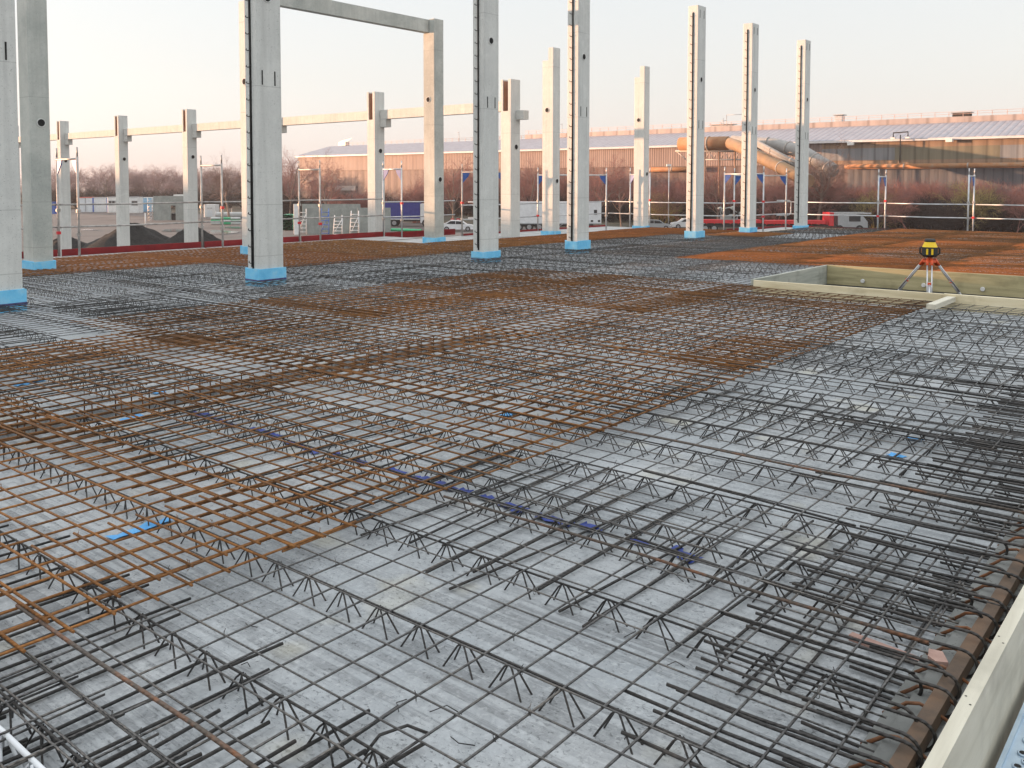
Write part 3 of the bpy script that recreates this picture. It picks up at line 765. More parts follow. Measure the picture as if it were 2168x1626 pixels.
# ------------------------------------------------------------------ scaffold
b = MB(); b.box(0, -.3, -.05, 3.0, .0, 0); b.box(0, -.012, 0, 3.0, .0, .012).box(0, -.30, 0, 3.0, -.288, .012)
me_deck = b.mesh('scaffold_plank', M['deckblue'])
b = MB(); r_ = MB()
for i in range(78):
    for j in range(7):
        x = .03+.038*i; y = -.045-.034*j-(.017 if i % 2 else 0)
        b.disc((x, y, .0062), (0, 0, 1), .0095, 8)
        ring = [(x+.0125*math.cos(a*math.pi/4), y+.0125*math.sin(a*math.pi/4), .003) for a in range(8)]
        r_.tube(ring, .0035, 4, closed=True)
me_hole = b.mesh('perforations', M['dark']); me_rim = r_.mesh('hole_rims', M['deckblue'])
for k, (x, y, lb) in enumerate(((-1.1, .495, 'perforated zinc scaffold plank under the photographer, at the near formwork'), (1.95, .495, 'perforated zinc scaffold plank in the bottom right corner, next to the near formwork'), (5.0, .495, 'perforated zinc scaffold plank farther along the near formwork'),
                             (-1.1, .17, 'perforated zinc scaffold plank under the photographer, outer one'), (1.95, .17, 'perforated zinc scaffold plank, outer one in the bottom right corner'))):
    o = tag(link('scaffold_plank', me_deck, None, (x, y, 0)), lb, 'scaffold plank', 'perforated scaffold planks'); link('perforations', me_hole, o); link('hole_rims', me_rim, o)
def deck(x0, y0, x1, y1, lb, m='deck'):
    cx, cy = (x0+x1)/2, (y0+y1)/2; X, Y = (x1-x0)/2, (y1-y0)/2
    b = MB()
    if X > Y:
        k = max(1, int((y1-y0)/.32)); s = 2*Y/k
        for i in range(k): b.box(-X, -Y+i*s+.006, -.06, X, -Y+(i+1)*s-.006, -.004*(i % 2))
    else:
        k = max(1, int((x1-x0)/.32)); s = 2*X/k
        for i in range(k): b.box(-X+i*s+.006, -Y, -.06, -X+(i+1)*s-.006, Y, -.004*(i % 2))
    tag(b.build('scaffold_deck', M[m], None, (cx, cy, .03)), lb, 'scaffold deck', 'scaffold decks behind the slab')
deck(4.5, 18.80, 9.05, 20.2, 'pale scaffold deck bay behind the stained column at the far left')
deck(9.1, 18.80, 12.55, 20.2, 'pale scaffold deck bay between the first two scaffold frames')
deck(12.65, 18.80, 15.55, 20.2, 'pale scaffold deck bay beside the tall column left of centre', 'galv')
deck(15.65, 18.80, 18.7, 20.2, 'pale scaffold deck bay left of the stained column')
deck(16.1, 16.25, 20.3, 18.55, 'pale scaffold deck bay right behind the stained column')
deck(20.4, 16.25, 24.1, 18.55, 'pale scaffold deck bay behind the left stepped-top column')
deck(24.2, 16.25, 28.3, 18.55, 'pale scaffold deck bay behind the far corner column')
deck(27.05, 12.1, 28.35, 16.2, 'narrow scaffold deck beyond the edge right of the far corner column')
deck(28.4, 12.1, 32.0, 13.2, 'scaffold deck behind the rightmost column')
deck(31.2, 6.9, 32.0, 12.05, 'narrow scaffold deck outside the right slab edge, left bay')
deck(31.2, .5, 32.0, 6.85, 'narrow scaffold deck outside the right slab edge, right bay')

def frame(p0, p1, zt, lb, m='galv', gus=True, bar_dz=.25):
    p0 = Vector((*p0, 0)); p1 = Vector((*p1, 0)); d = p1-p0
    o = thing('scaffold_portal', lb, 'scaffold frame', p0, 0, 'scaffold frames')
    for q in (Vector((0, 0, 0)), d):
        pp = MB().tube([q+Vector((0, 0, -.45)), q+Vector((0, 0, zt-.2))], .025, 8)
        pp.tube([q+Vector((0, 0, zt-.2)), q+Vector((0, 0, zt))], .018, 8)
        c = pp.build('post', M[m], o)
        for z in (.55, 1.05):
            kk = MB(); kk.bevbox(q.x-.04, q.y-.04, z-.045, q.x+.04, q.y+.04, z+.02, .01)
            kk.build('rail_coupler', M['redpaint'] if rnd.random() < .3 else M['galvd'], c)
    MB().tube([(0, 0, zt-bar_dz), d+Vector((0, 0, zt-bar_dz))], .024, 8).tube([(0, 0, -.03), d+Vector((0, 0, -.03))], .024, 8).build('crossbar', M[m], o)
    if gus:
        u = d.normalized(); sd = Vector((-u.y, u.x, 0))*.012; g = MB(); zz = zt-bar_dz-.02
        for q, s in ((Vector((0, 0, 0)), 1), (d, -1)):
            poly = [q+u*s*.03+Vector((0, 0, zz)), q+u*s*.24+Vector((0, 0, zz)), q+u*s*.20+Vector((0, 0, zz-.10)), q+u*s*.03+Vector((0, 0, zz-.30))]
            g.hexa([p-sd for p in poly]+[p+sd for p in poly])
        g.build('gusset', M['gusset'], o)
    return o
frame((9.08, 20.3), (9.08, 19.35), 2.40, 'leftmost scaffold frame, two worn tube posts with top bar, beside the stained left column', 'galvd')
frame((12.6, 20.3), (12.6, 19.4), 2.32, 'worn scaffold frame just left of the tall column left of centre', 'galvd', False)
frame((15.6, 20.3), (15.6, 19.4), 2.25, 'scaffold frame with rusty posts just right of the tall column left of centre', 'galvd', False)
frame((18.73, 20.3), (18.73, 19.5), 2.30, 'scaffold frame with blue gussets in front of the second forked column', 'galv')
frame((20.4, 18.6), (21.2, 17.6), 2.22, 'scaffold frame with a post on either side of the loop-strip column at the middle', 'galvd')
frame((24.2, 18.6), (25.8, 16.9), 2.16, 'wide scaffold frame behind the left stepped-top column and its neighbour', 'galv')
frame((28.3, 17.5), (28.0, 16.5), 2.2, 'scaffold frame half hidden by the far corner column', 'galv')
frame((28.4, 13.82), (28.4, 12.42), 2.2, 'scaffold frame with blue gussets behind the middle flat-topped column', 'galv')
frame((28.55, 13.53), (30.0, 12.3), 2.15, 'scaffold frame reaching behind the rightmost column', 'galv')
frame((31.3, 9.63), (32.08, 9.63), 2.11, 'pale scaffold frame standing alone right of the rightmost column', 'galv')
frame((31.3, 6.86), (32.03, 6.86), 2.12, 'rightmost pale scaffold frame near the right edge of the photo', 'galv')
def rail(p0, p1, z, lb):
    p0 = Vector((*p0, z)); p1 = Vector((*p1, z))
    t = MB().tube([(0, 0, 0), (p1-p0)*.5+Vector((0, 0, -.012)), p1-p0], .021, 8)
    tag(t.build('guard_rail', M['galv'] if p0.x > 18 else M['galvd'], None, p0), lb, 'guard rail', 'scaffold guard rails')
def toe(p0, p1, lb, zt, m='redboard'):
    p0 = Vector((*p0, 0)); p1 = Vector((*p1, 0)); d = p1-p0; s = Vector((-d.y, d.x, 0)).normalized()*.015
    b = MB(); zz = Vector((0, 0, .19))
    b.hexa([-s, d-s, d+s, s, -s+zz, d-s+zz, d+s+zz, s+zz])
    tag(b.build('toe_board', M[m], None, p0+Vector((0, 0, zt))), lb, 'toe board', 'red toe boards')
LINE = [((4.6, 20.33), (9.08, 20.33), 'far left beside the stained column'), ((9.08, 20.33), (12.6, 20.33), 'between the first two scaffold frames'), ((12.6, 20.33), (15.6, 20.33), 'behind the tall column left of centre'),
        ((15.6, 20.33), (18.73, 20.33), 'in front of the grey wall panels'), ((18.73, 20.33), (21.8, 20.2), 'behind the stained column in front of the lorry'),
        ((20.4, 18.63), (24.2, 18.63), 'behind the loop-strip column in front of the white trailer'), ((24.2, 18.63), (28.3, 18.55), 'behind the left stepped-top column'),
        ((28.38, 18.5), (28.42, 13.82), 'between the far corner column and the middle flat-topped column'), ((28.42, 13.8), (32.1, 13.2), 'between the middle and rightmost flat-topped columns'),
        ((32.1, 13.2), (32.1, 9.65), 'right of the rightmost column'), ((32.1, 9.6), (32.05, 6.88), 'between the two frames on the right'), ((32.05, 6.84), (32.0, 1.0), 'at the right edge of the photo')]
for k, (p0, p1, w_) in enumerate(LINE):
    z1, z0, zt = (1.16, .66, -.02) if k < 4 else (1.06, .60, -.05) if k == 4 else (.96, .52, -.10 if k != 7 else -.19)
    rail(p0, p1, z1, 'upper scaffold guard rail '+w_)
    rail(p0, p1, z0, 'lower scaffold guard rail '+w_)
    toe((p0[0]+.05, p0[1]-.05), (p1[0]-.05, p1[1]-.05), 'dark red toe board '+w_, zt)
def guard(p, lb, m):
    b = MB(); z0, z1 = .55, 1.05
    b.tube([(0, 0, z1), (.38, -.28, z1), (.43, -.32, z1-.05), (.43, -.32, z0+.05), (.38, -.28, z0), (0, 0, z0)], .02, 8)
    tag(b.build('end_guard', m, None, (*p, 0)), lb, 'end guard')
guard((20.9, 18.8), 'rounded white end guard tube left of the loop-strip column at the photo middle', paint('white_tube', (.7, .7, .7)))
guard((29.7, 12.5), 'rounded grey end guard tube with blue clip left of the rightmost column', M['galv'])

# ------------------------------------------------------------------ rotating laser on its tripod
tp = thing('tripod', 'small aluminium tripod with orange head standing in the slab opening', 'tripod', (13.2, 3.36, -.06))
MO = paint('orange_plastic', (.70, .10, .03)); MA = paint('aluminium_leg', (.55, .56, .58), .35, .6)
hb = MB(); hb.prism([(.085*math.cos(a), .085*math.sin(a)) for a in [i*math.pi/6 for i in range(12)]], .625, .655); hb.tube([(0, 0, .655), (0, 0, .70)], .03, 10)
hb.build('head', MO, tp)
vdir = math.atan2(3.36, 13.2)
for a in (math.pi+.02, math.pi/3+.05, -math.pi/3-.05):
    a += vdir; ca, sa = math.cos(a), math.sin(a); lg = MB()
    for s in (-.028, .028):
        ox, oy = -sa*s, ca*s
        lg.tube([(ca*.085+ox, sa*.085+oy, .64), (ca*.42+ox, sa*.42+oy, .22)], .011, 6)
    lg.tube([(ca*.30, sa*.30, .37), (ca*.57, sa*.57, .0)], .020, 6)
    o = lg.build('leg', MA, tp)
    jb = MB()
    for s in (-.028, .028): jb.tube([(ca*.06-sa*s, sa*.06+ca*s, .672), (ca*.12-sa*s, sa*.12+ca*s, .585)], .021, 6)
    jb.build('hinge', MO, o)
    MB().bevbox(ca*.315-.02, sa*.315-.02, .335, ca*.315+.02, sa*.315+.02, .375, .005).build('clamp', MO, o)
ls = thing('rotating_laser', 'yellow and black rotating construction laser on the small tripod', 'laser level', (13.2, 3.36, .64), vdir)
MK = paint('black_rubber', (.025, .027, .027), .6); MY = paint('yellow_housing', (.80, .55, .02), .45)
def oct_(r, c=.6): return [(r, -r*c), (r, r*c), (r*c, r), (-r*c, r), (-r, r*c), (-r, -r*c), (-r*c, -r), (r*c, -r)]
def frust(b, r0, z0, r1, z1):
    p = oct_(r0); q = oct_(r1); n = len(b.v); b.v += [(x, y, z0) for x, y in p]+[(x, y, z1) for x, y in q]
    for i in range(8):
        j = (i+1) % 8; b.f.append((n+i, n+j, n+8+j, n+8+i)); b.sm.append(False)
    b.f.append(tuple(n+8+i for i in range(8))); b.sm.append(False); b.f.append(tuple(n+i for i in reversed(range(8)))); b.sm.append(False)
b = MB(); frust(b, .075, 0, .100, .025); frust(b, .100, .025, .100, .135); b.build('body', MK, ls)
b = MB(); frust(b, .096, .136, .066, .205); b.build('upper_housing', MY, ls)
b = MB(); frust(b, .068, .206, .072, .222); frust(b, .072, .222, .060, .245); b.build('rotor_cap', MK, ls)
b = MB()
for y in (-.032, .032): b.bevbox(-.1055, y-.013, .035, -.1005, y+.013, .115, .002)
b.build('front_panel', MY, ls)
for s_ in (-1, 1): MB().tube([(0, s_*.09, .13), (0, s_*.122, .12), (0, s_*.122, .05), (0, s_*.09, .03)], .013, 8).build('grip', MK, ls)
# ================================================================== far side of the yard
RZ = math.atan2(rt2.y, rt2.x)
def spot(u, v, z=GZ):
    p = at(u, v, z); return p, (p-CAM).dot(fw)/F_PX
def panel_label(*a): pass
def lbox(b, x0, y0, z0, x1, y1, z1, c=.03): return b.bevbox(x0, y0, z0, x1, y1, z1, c)
sheet('verge', [(98, -80), (142, -80), (142, 185), (200, 190), (200, 420), (98, 420)], GZ+.02, M['verge'])
sheet('road', [(84, -80), (96, -80), (96, 400), (84, 400)], GZ+.03, M['road'])
for k, (u0, u1, v0, v1) in enumerate(((168, 205, 486, 489), (340, 402, 486, 491), (438, 500, 488, 497), (104, 130, 485, 487), (300, 330, 497, 500), (470, 512, 480, 484))):
    ps = []
    for i in range(16):
        a = i*math.pi/8; q = 1+.25*math.sin(3*a+k)
        ps.append(at((u0+u1)/2+(u1-u0)/2*math.cos(a)*q, (v0+v1)/2+(v1-v0)/2*math.sin(a)*q, GZ).xy)
    sheet('puddle', [tuple(p) for p in reversed(ps)], GZ+.05, M['puddle'])

# ---- warehouse
XW = 140.0
def yW(u, x=XW): return (at(u, 300, 0)-CAM).xy.normalized() if False else atX(u, 300, x).y
wh = thing('warehouse', 'huge long warehouse with pale lilac metal roof and rose-brown cladding across the background', 'warehouse', (XW, 0, GZ))
YL, YR = yW(630), -70.0
zE, zB = 7.95-GZ, 4.5-GZ
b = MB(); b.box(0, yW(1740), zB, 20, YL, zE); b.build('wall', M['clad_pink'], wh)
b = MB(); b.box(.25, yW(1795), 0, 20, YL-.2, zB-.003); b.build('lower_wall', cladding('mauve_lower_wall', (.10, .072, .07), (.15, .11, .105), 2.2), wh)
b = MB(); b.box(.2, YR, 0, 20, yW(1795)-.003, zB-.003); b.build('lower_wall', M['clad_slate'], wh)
for ya, yb, mm in ((yW(1740)-.003, yW(1895), 'clad_blue_shade_blocker'), (yW(1895)-.003, yW(2118), 'clad_shade_olive'), (yW(2118)-.003, YR, 'clad_blue_shade_blocker')):
    b = MB(); b.box(0, yb, 5.1-GZ, 20, ya, 6.93-GZ); b.build('sun_shade_band', M[mm], wh)  # bands of sun and shade on the wall, put into the cladding colours
b = MB(); b.box(.03, YR, zB, 20, yW(1740)-.003, 5.097-GZ); b.build('sun_shade_band', M['clad_sunlit_ochre'], wh)
b = MB(); b.box(.03, YR, 6.933-GZ, 20, yW(1740)-.003, zE); b.build('sun_shade_band', M['clad_sunlit_ochre'], wh)
zR = 10.9-GZ
b = MB()
b.hexa([(-.5, YR, zE), (10, YR, zR-.3), (10, YL, zR-.3), (-.5, YL+.4, zE), (-.5, YR, zE+.25), (10, YR, zR), (10, YL, zR), (-.5, YL+.4, zE+.25)])
b.hexa([(10.003, YR, zR-.3), (60, YR, zR-.3), (60, YL, zR-.3), (10.003, YL, zR-.3), (10.003, YR, zR-.05), (60, YR, zR+.3), (60, YL, zR+.3), (10.003, YL, zR-.05)])
b.build('roof', M['roof'], wh)
b = MB(); b.box(-.62, YR, zE-.12, -.50, YL+.4, zE+.2); b.build('gutter', paint('white_gutter', (.62, .60, .60)), wh)
yM = yW(1110, 150)
b = MB(); b.box(10.2, YR, zR-.02, 22, yM, 11.8-GZ); b.build('roof_monitor', M['monitor'], wh)
b = MB(); y = YR
while y < YL-6:
    top = (11.8 if y < yM else 10.9)-GZ; x = 10.3
    b.tube([(x, y, top-.9 if y < yM else top), (x, y, top+.75)], .05, 4, smooth=False); y += 2.0
for dz in (.4, .75):
    b.tube([(10.3, YR, 11.8-GZ+dz), (10.3, yM, 11.8-GZ+dz)], .035, 4); b.tube([(10.3, yM, 10.9-GZ+dz), (10.3, YL-6, 10.9-GZ+dz)], .035, 4)
b.build('roof_railing', paint('pink_railing', (.45, .30, .25)), wh)
# dark window strip low on the left part
b = MB(); b.box(-.04, yW(752), -.2-GZ, .245, yW(708), .9-GZ); b.build('loading_window', paint('pale_window_frame', (.30, .27, .26)), wh)
# roof equipment
def mast(u, v0, v1, x, lb, arms=()):
    p = atX(u, v0, x); q = atX(u, v1, x); b = MB(); b.tube([(0, 0, 0), (0, 0, q.z-p.z)], .06, 5)
    for f, dy in arms: b.tube([(0, 0, (q.z-p.z)*f), (0, dy, (q.z-p.z)*f)], .05, 5)
    tag(b.build('roof_mast', M['galvd'], None, p), lb, 'mast')
mast(1538, 274, 243, 155, 'tall roof mast with short side arm on the warehouse, left of the middle flat-topped column', ((.98, -3.2), (.6, 1.2)))
mast(1531, 274, 250, 155, 'thin roof mast beside the armed mast on the warehouse roof', ((.5, .8),))
mast(972, 302, 278, 155, 'thin antenna mast on the warehouse roof by the stained column', ((.9, .5), (.7, .4)))
mast(1190, 290, 262, 155, 'roof mast behind the stepped-top column', ((.97, 1.2),))
for (u, v0, v1, wd, lb, mk) in ((1778, 254, 243, 1.3, 'small square roof chimney with flat cap on the warehouse', 'galv'), (2037, 247, 238, 2.6, 'dark hooded roof unit near the right on the warehouse ridge', 'dark'),
                                (1530, 274, 263, 4.5, 'low cluster of roof machinery beside the roof masts', 'galvd'), (1565, 273, 266, 3, 'low box unit among the roof machinery', 'galvd'), (728, 306, 299, 3.0, 'tilted solar panel bracket on the left roof end', 'galvd')):
    p = atX(u, v0, 156); q = atX(u, v1, 156); h = q.z-p.z
    t = thing('roof_unit', lb, 'roof unit', p)
    MB().bevbox(-.7, -wd/2, -.3, .7, wd/2, h*.72, .08).build('casing', M[mk], t)
    cp = MB()
    if 'solar' in lb: cp.hexa([(-.3, -1.8, h*.9), (-.2, -1.8, h*.9), (-.2, 1.2, h*.75), (-.3, 1.2, h*.75), (-.3, -3.8, h*1.9), (-.2, -3.8, h*1.9), (-.2, 1.2, h*1.0), (-.3, 1.2, h*1.0)])
    else:
        cp.bevbox(-.9, -wd/2-.25, h*.86, .9, wd/2+.25, h, .05)
        for s in (-1, 1): cp.tube([(0, s*wd*.4, h*.7), (0, s*wd*.4, h*.9)], .06, 5)
    cp.build('cap', M['galvd'], t)
# lamps on the wall
t = thing('twin_lamp', 'twin-arm lamp on a dark pole rising above the warehouse eave at the right', 'lamp', atX(1905, 345, 138.5))
h = atX(1905, 281, 138.5).z-atX(1905, 345, 138.5).z
MB().tube([(0, 0, 0), (0, 0, h*.93)], .08, 6).build('pole', M['dark'], t)
MB().tube([(0, 1.0, h*.85), (0, 1.0, h), (0, -1.05, h*1.02), (0, -1.05, h*.87)], .10, 6).build('arm', M['dark'], t)
for y in (1.0, -1.05): MB().bevbox(-.3, y-.32, h*.80, .3, y+.32, h*.85, .03).build('lamp_head', paint('lamp_white', (.7, .7, .68)), t)
for u, v, lb in ((1802, 304, 'white floodlight under the warehouse eave left of the twin-arm lamp'), (2011, 297, 'small floodlight under the warehouse eave right of the twin-arm lamp')):
    t = thing('wall_floodlight', lb, 'floodlight', atX(u, v, 139.3)); MB().bevbox(-.5, -.45, -.25, .1, .45, .25, .05).build('housing', paint('lamp_white', (.7, .7, .68)), t); MB().tube([(.0, 0, .2), (.5, 0, .5)], .08, 5).build('bracket', M['dark'], t)
# ducts
def duct(pts, r, m, lb, flange=6.0, name='duct'):
    pts = [Vector(p) for p in pts]; o0 = pts[0]
    o = tag(MB().tube([p-o0 for p in pts], r, 20).build(name, m, None, o0), lb, 'duct')
    for a, c in zip(pts, pts[1:]):
        L = (c-a).length; d = (c-a).normalized(); k = 1
        while k*flange < L:
            q = a+d*(k*flange)-o0; MB().tube([q-d*.10, q+d*.10], r*1.09, 20).build('flange', M['flange'], o); k += 1
    return o
yy0, yy1 = yW(1790, 139.2), -60
duct([(139.2, yy0, 4.13), (139.2, yy1, 4.13)], .37, M['pipe_or'], 'long horizontal orange-grey duct along the warehouse wall at the right', 8.6)
duct([(139.2, yW(1360, 139.2), 4.0), (139.2, yW(1490, 139.2), 4.0)], .42, M['pipe_or'], 'short orange duct along the warehouse wall right of the far corner column')
A_, B_, C_ = atX(1440, 305, 128), atX(1545, 303, 128), atX(1712, 384, 113)
duct([A_, A_.lerp(B_, .97)], 1.05, M['pipe_or'], 'large horizontal orange duct between the left and middle flat-topped columns', 5)
duct([B_+Vector((0, .2, .05)), B_.lerp(C_, .12)+Vector((0, 0, .15)), C_], .85, M['pipe_gr'], 'large grey-orange duct slanting down behind the middle flat-topped column', 7)
duct([atX(1550, 300, 134), atX(1640, 306, 134), atX(1700, 322, 132), atX(1765, 362, 129)], 1.0, M['pipe_gr2'], 'grey duct behind the slanting duct, running towards the rightmost column', 3)
for k, (v0, v1, lb) in enumerate(((303, 352, 'upper'), (309, 358, 'lower'))):
    duct([atX(1590, v0-9, 121), atX(1692, v1-4, 118)], .28, M['pipe_gr2'], lb+' thin grey pipe slanting parallel to the large duct', 4, 'pipe')
tr = thing('duct_bridge', 'steel truss bridge carrying the large orange duct', 'truss', atX(1500, 320, 128))
o0 = atX(1500, 320, 128); tb = MB()
def tp_(u, v): return atX(u, v, 128)-o0
tb.tube([tp_(1430, 320), tp_(1575, 320)], .16, 5).tube([tp_(1470, 338), tp_(1575, 338)], .10, 5)
for k in range(6): tb.tube([tp_(1478+k*16, 338), tp_(1486+k*16, 320), tp_(1494+k*16, 338)], .08, 5)
tb.tube([tp_(1432, 320), tp_(1455, 340)], .09, 5)
tb.build('girder', M['galvd'], tr)
lb_ = MB()
for u in (1492, 1522, 1556):
    lb_.tube([tp_(u, 320), tp_(u+1, 470)], .15, 5); lb_.tube([tp_(u-8, 400), tp_(u, 345), tp_(u+12, 400)], .09, 5)
lb_.build('trestle', paint('rusty_trestle', (.28, .16, .10)), tr)
# lamp posts in the yard
def lamp_post(u, vt, vb, lb):
    p, s = spot(u, vb); h = (vb-vt)*s
    t = thing('lamp_post', lb, 'lamp post', p, RZ); MB().tube([(0, 0, 0), (0, 0, h)], [.09, .06], 8).build('pole', M['galv'], t)
    MB().bevbox(-.35, -.2, h-.15, .30, .2, h+.12, .05).build('lamp_head', paint('lamp_white', (.7, .7, .68)), t)
lamp_post(1415, 350, 484, 'slim grey lamp post right of the far corner column')
p, s = spot(2095, 491); tag(MB().tube([(0, 0, 0), (0, 0, 14*s)], .05, 6).bevbox(-.08, -.06, 14*s, .08, .06, 14*s+.2, .02).build('marker_post', paint('white_tube', (.7, .7, .7)), None, p), 'short white marker post in the undergrowth at the right', 'post')
p, s = spot(308, 487); tag(MB().tube([(0, 0, 0), (0, 0, 36*s)], .07, 6).bevbox(-.10, -.10, 0, .10, .10, .15, .02).build('marker_post', paint('white_tube', (.7, .7, .7)), None, p), 'thin white marker pole standing beside the dark soil heap', 'post')

# ---- soil heaps
def heap(u, vt, vb, hw, lb, seed):
    p, s = spot(u, vb); H = (vb-vt)*s*1.02; Wd = hw*s; jr = random.Random(seed); b = MB(); n = 48; rings = 16
    ph = [jr.uniform(0, 6.28) for _ in range(6)]
    for i in range(rings+1):
        t = i/rings
        for k in range(n):
            a = 2*math.pi*k/n
            rr = Wd*t*(1+.10*math.sin(2*a+ph[0])+.07*math.sin(5*a+ph[1])*t+.03*jr.uniform(-1, 1))
            z = H*(1-t)**1.0*(1+.04*math.sin(7*a+ph[2]))*(.96+.08*jr.random())-(.08*t)
            if t < .1: z = min(z, H*.965)
            b.v.append((rr*math.cos(a), rr*.8*math.sin(a), z))
    for i in range(rings):
        for k in range(n):
            k2 = (k+1) % n; b.f.append((i*n+k, (i+1)*n+k, (i+1)*n+k2, i*n+k2)); b.sm.append(True)
    tag(b.build('soil_heap', M['soil'], None, p, RZ), lb, 'soil heap', 'dark soil heaps')
heap(283, 471, 532, 118, 'tallest dark soil heap, behind the second forked column from the left', 1)
heap(408, 476, 532, 92, 'dark soil heap behind the third forked column from the left', 2)
heap(140, 499, 532, 78, 'low dark soil heap behind the leftmost scaffold frame', 3)

# ---- containers, cabins
def crate(u0, u1, vb, vt, depth, m, name, lb, cat, yaw=0., group=None):
    p, s = spot((u0+u1)/2, vb); W = (u1-u0)*s; H = (vb-vt)*s
    t = thing(name, lb, cat, p, RZ+yaw, group)
    MB().bevbox(-W/2, 0, .12, W/2, depth, H, .06).bevbox(-W/2+.1, .1, 0, W/2-.1, depth-.1, .125, .03).build('body', m, t)
    return t, W, H
MWc = paint('white_container', (.62, .66, .68)); MBl = paint('blue_edge', (.05, .13, .42)); MRd = paint('red_edge', (.5, .08, .05)); MLb = paint('light_blue_cabin', (.30, .52, .68)); MGl = paint('dark_window_glass', (.03, .035, .04), .15)
t, W, H = crate(167, 196, 450, 419, 2.5, MWc, 'shipping_container', 'white container end with two doors and red roof edge, left of its twin', 'container')
MB().box(-W/2, -.06, H, W/2, 2.4, H+.14).build('roof_edge', MRd, t)
MB().box(-.10, -.08, .2, .10, -.0, H).build('door_post', paint('grey_post', (.35, .37, .38)), t); MB().box(-W/2, -.07, .1, -W/2+.12, 0, H).build('corner_post', MBl, t)
t, W, H = crate(196.5, 228, 450, 419, 2.5, MWc, 'shipping_container', 'white container with blue corner posts beside the white cabin', 'container')
MB().box(-W/2, -.07, .1, -W/2+.25, 0, H).box(W/2-.15, -.07, .1, W/2, 0, H).build('corner_post', MBl, t)
MB().box(-W/2, -.06, H, W/2, 2.4, H+.12).build('roof_edge', paint('grey_post', (.35, .37, .38)), t)
for (u0, u1, lb) in ((228, 262, 'white site cabin with small dark windows left of the second forked column'), (270, 293, 'white site cabin with dark windows right of the second forked column')):
    t, W, H = crate(u0, u1, 452 if u0 > 250 else 451, 418, 2.5, paint('white_cabin', (.70, .71, .70)), 'site_cabin', lb, 'site cabin')
    for x in (-.33, -.12, .1) if u0 < 250 else (.05, .3):
        f = MB().bevbox(W*x-.34, -.04, H*.50, W*x+.34, 0, H*.80, .02); f = f.build('window', paint('grey_post', (.35, .37, .38)), t)
        MB().box(W*x-.26, -.06, H*.53, W*x+.26, -.041, H*.77).build('pane', MGl, f)
    MB().box(-W/2, -.05, H, W/2, 2.45, H+.12).build('roof_edge', paint('grey_post', (.35, .37, .38)), t)
t, W, H = crate(293, 321, 449, 419, 2.5, MLb, 'site_cabin', 'light blue site cabin beside the grey concrete wall with a doorway', 'site cabin')
MB().box(-W/2, -.05, H, W/2, 2.45, H+.12).build('roof_edge', MWc, t); MB().box(-.2, -.05, .15, .8, 0, H*.75).build('door', paint('blue_door', (.20, .40, .58)), t)
t, W, H = crate(432, 456, 461, 433, 2.2, paint('white_cabin', (.70, .71, .70)), 'generator_box', 'tall white equipment box right of the third forked column', 'equipment box')
for k in range(4): MB().box(-.45+.25*k, -.03, H*.68, -.32+.25*k, 0, H*.76).build('lettering_mark', paint('grey_post', (.35, .37, .38)), t)  # grey marks in place of unreadable lettering on the box
MB().box(-.4, -.03, .2, .5, 0, H*.55).build('door', MWc, t)
p, s = spot(113, 453)
t = thing('waste_skip', 'dark blue waste skip at the far left behind the stained column', 'skip', p, RZ)
MB().prism([(-1.4, 0), (1.4, 0), (1.9, 2.3), (-1.9, 2.3)], 0, 2.0, lambda x, y, z: (x, z, y)).build('tub', MBl, t)
rb = MB()
for x in (-1.2, -.4, .4, 1.2): rb.box(x-.06, -.08, .1, x+.06, 0, 2.2)
rb.box(-1.95, -.1, 2.2, 1.95, .05, 2.4); rb.build('rib', paint('skip_rib_blue', (.04, .10, .34)), t)
# concrete wall with doorway
p, s = spot(359, 468); W = 68*s; H = 53*s
t = thing('concrete_wall', 'free-standing grey concrete wall with a doorway, left of the third forked column', 'concrete wall', p, RZ)
x0 = -W/2; d0 = (362-325)*s-W/2; d1 = (372-325)*s-W/2
b = MB(); b.box(x0, 0, .1, d0, .3, H); b.box(d1, 0, .1, W/2, .3, H); b.box(d0, 0, H*.62, d1, .3, H); b.build('wall', M['wallc'], t)
MB().box(d0, .31, .1, d1, .34, H*.3).build('door_panel', M['dark'], t)
MB().box(W*.1, .5, H-.05, W*.55, 1.8, H+.22).build('roof_sheet', paint('white_cabin', (.70, .71, .70)), t)
b = MB()
for dx in (0, .75):
    b.tube([(x0-.9+dx, .1, 0), (x0-.9+dx, .1, H*.95)], .05, 5)
for k in range(6): b.tube([(x0-.9, .1, k*.55), (x0-.15, .1, k*.55+.55)], .04, 5).tube([(x0-.9, .1, k*.55+.55), (x0-.15, .1, k*.55+.55)], .04, 5)
b.build('lattice_prop', M['galv'], t)
# precast panels with props
PAN = [(622, 633, 432, 497, 'narrow white-edged precast panel at the left end of the grey panel row'), (640, 763, 432, 490, 'long grey precast panel standing behind the other panels'), (650, 682, 440, 496, 'grey precast panel between the first two white props'),
       (694, 722, 442, 496, 'small grey precast panel with blue-wrapped edge'), (724, 755, 440, 498, 'smooth grey precast panel in the middle of the panel row'), (757, 827, 440, 499, 'wide grey precast panel behind the second nearest forked column')]
for k, (u0, u1, vt, vb, lb) in enumerate(PAN):
    p, s = spot((u0+u1)/2, vb); W = (u1-u0)*s; H = (vb-vt)*s
    tag(MB().bevbox(-W/2, 0, .12, W/2, .22, H, .02).bevbox(-W/2+.1, -.1, 0, W/2-.1, .35, .118, .01).build('precast_panel', M['wallc'] if k else paint('white_cabin', (.70, .71, .70)), None, p, RZ), lb, 'precast panel', 'grey precast panels in the yard')
MS = paint('white_tube', (.7, .7, .7))
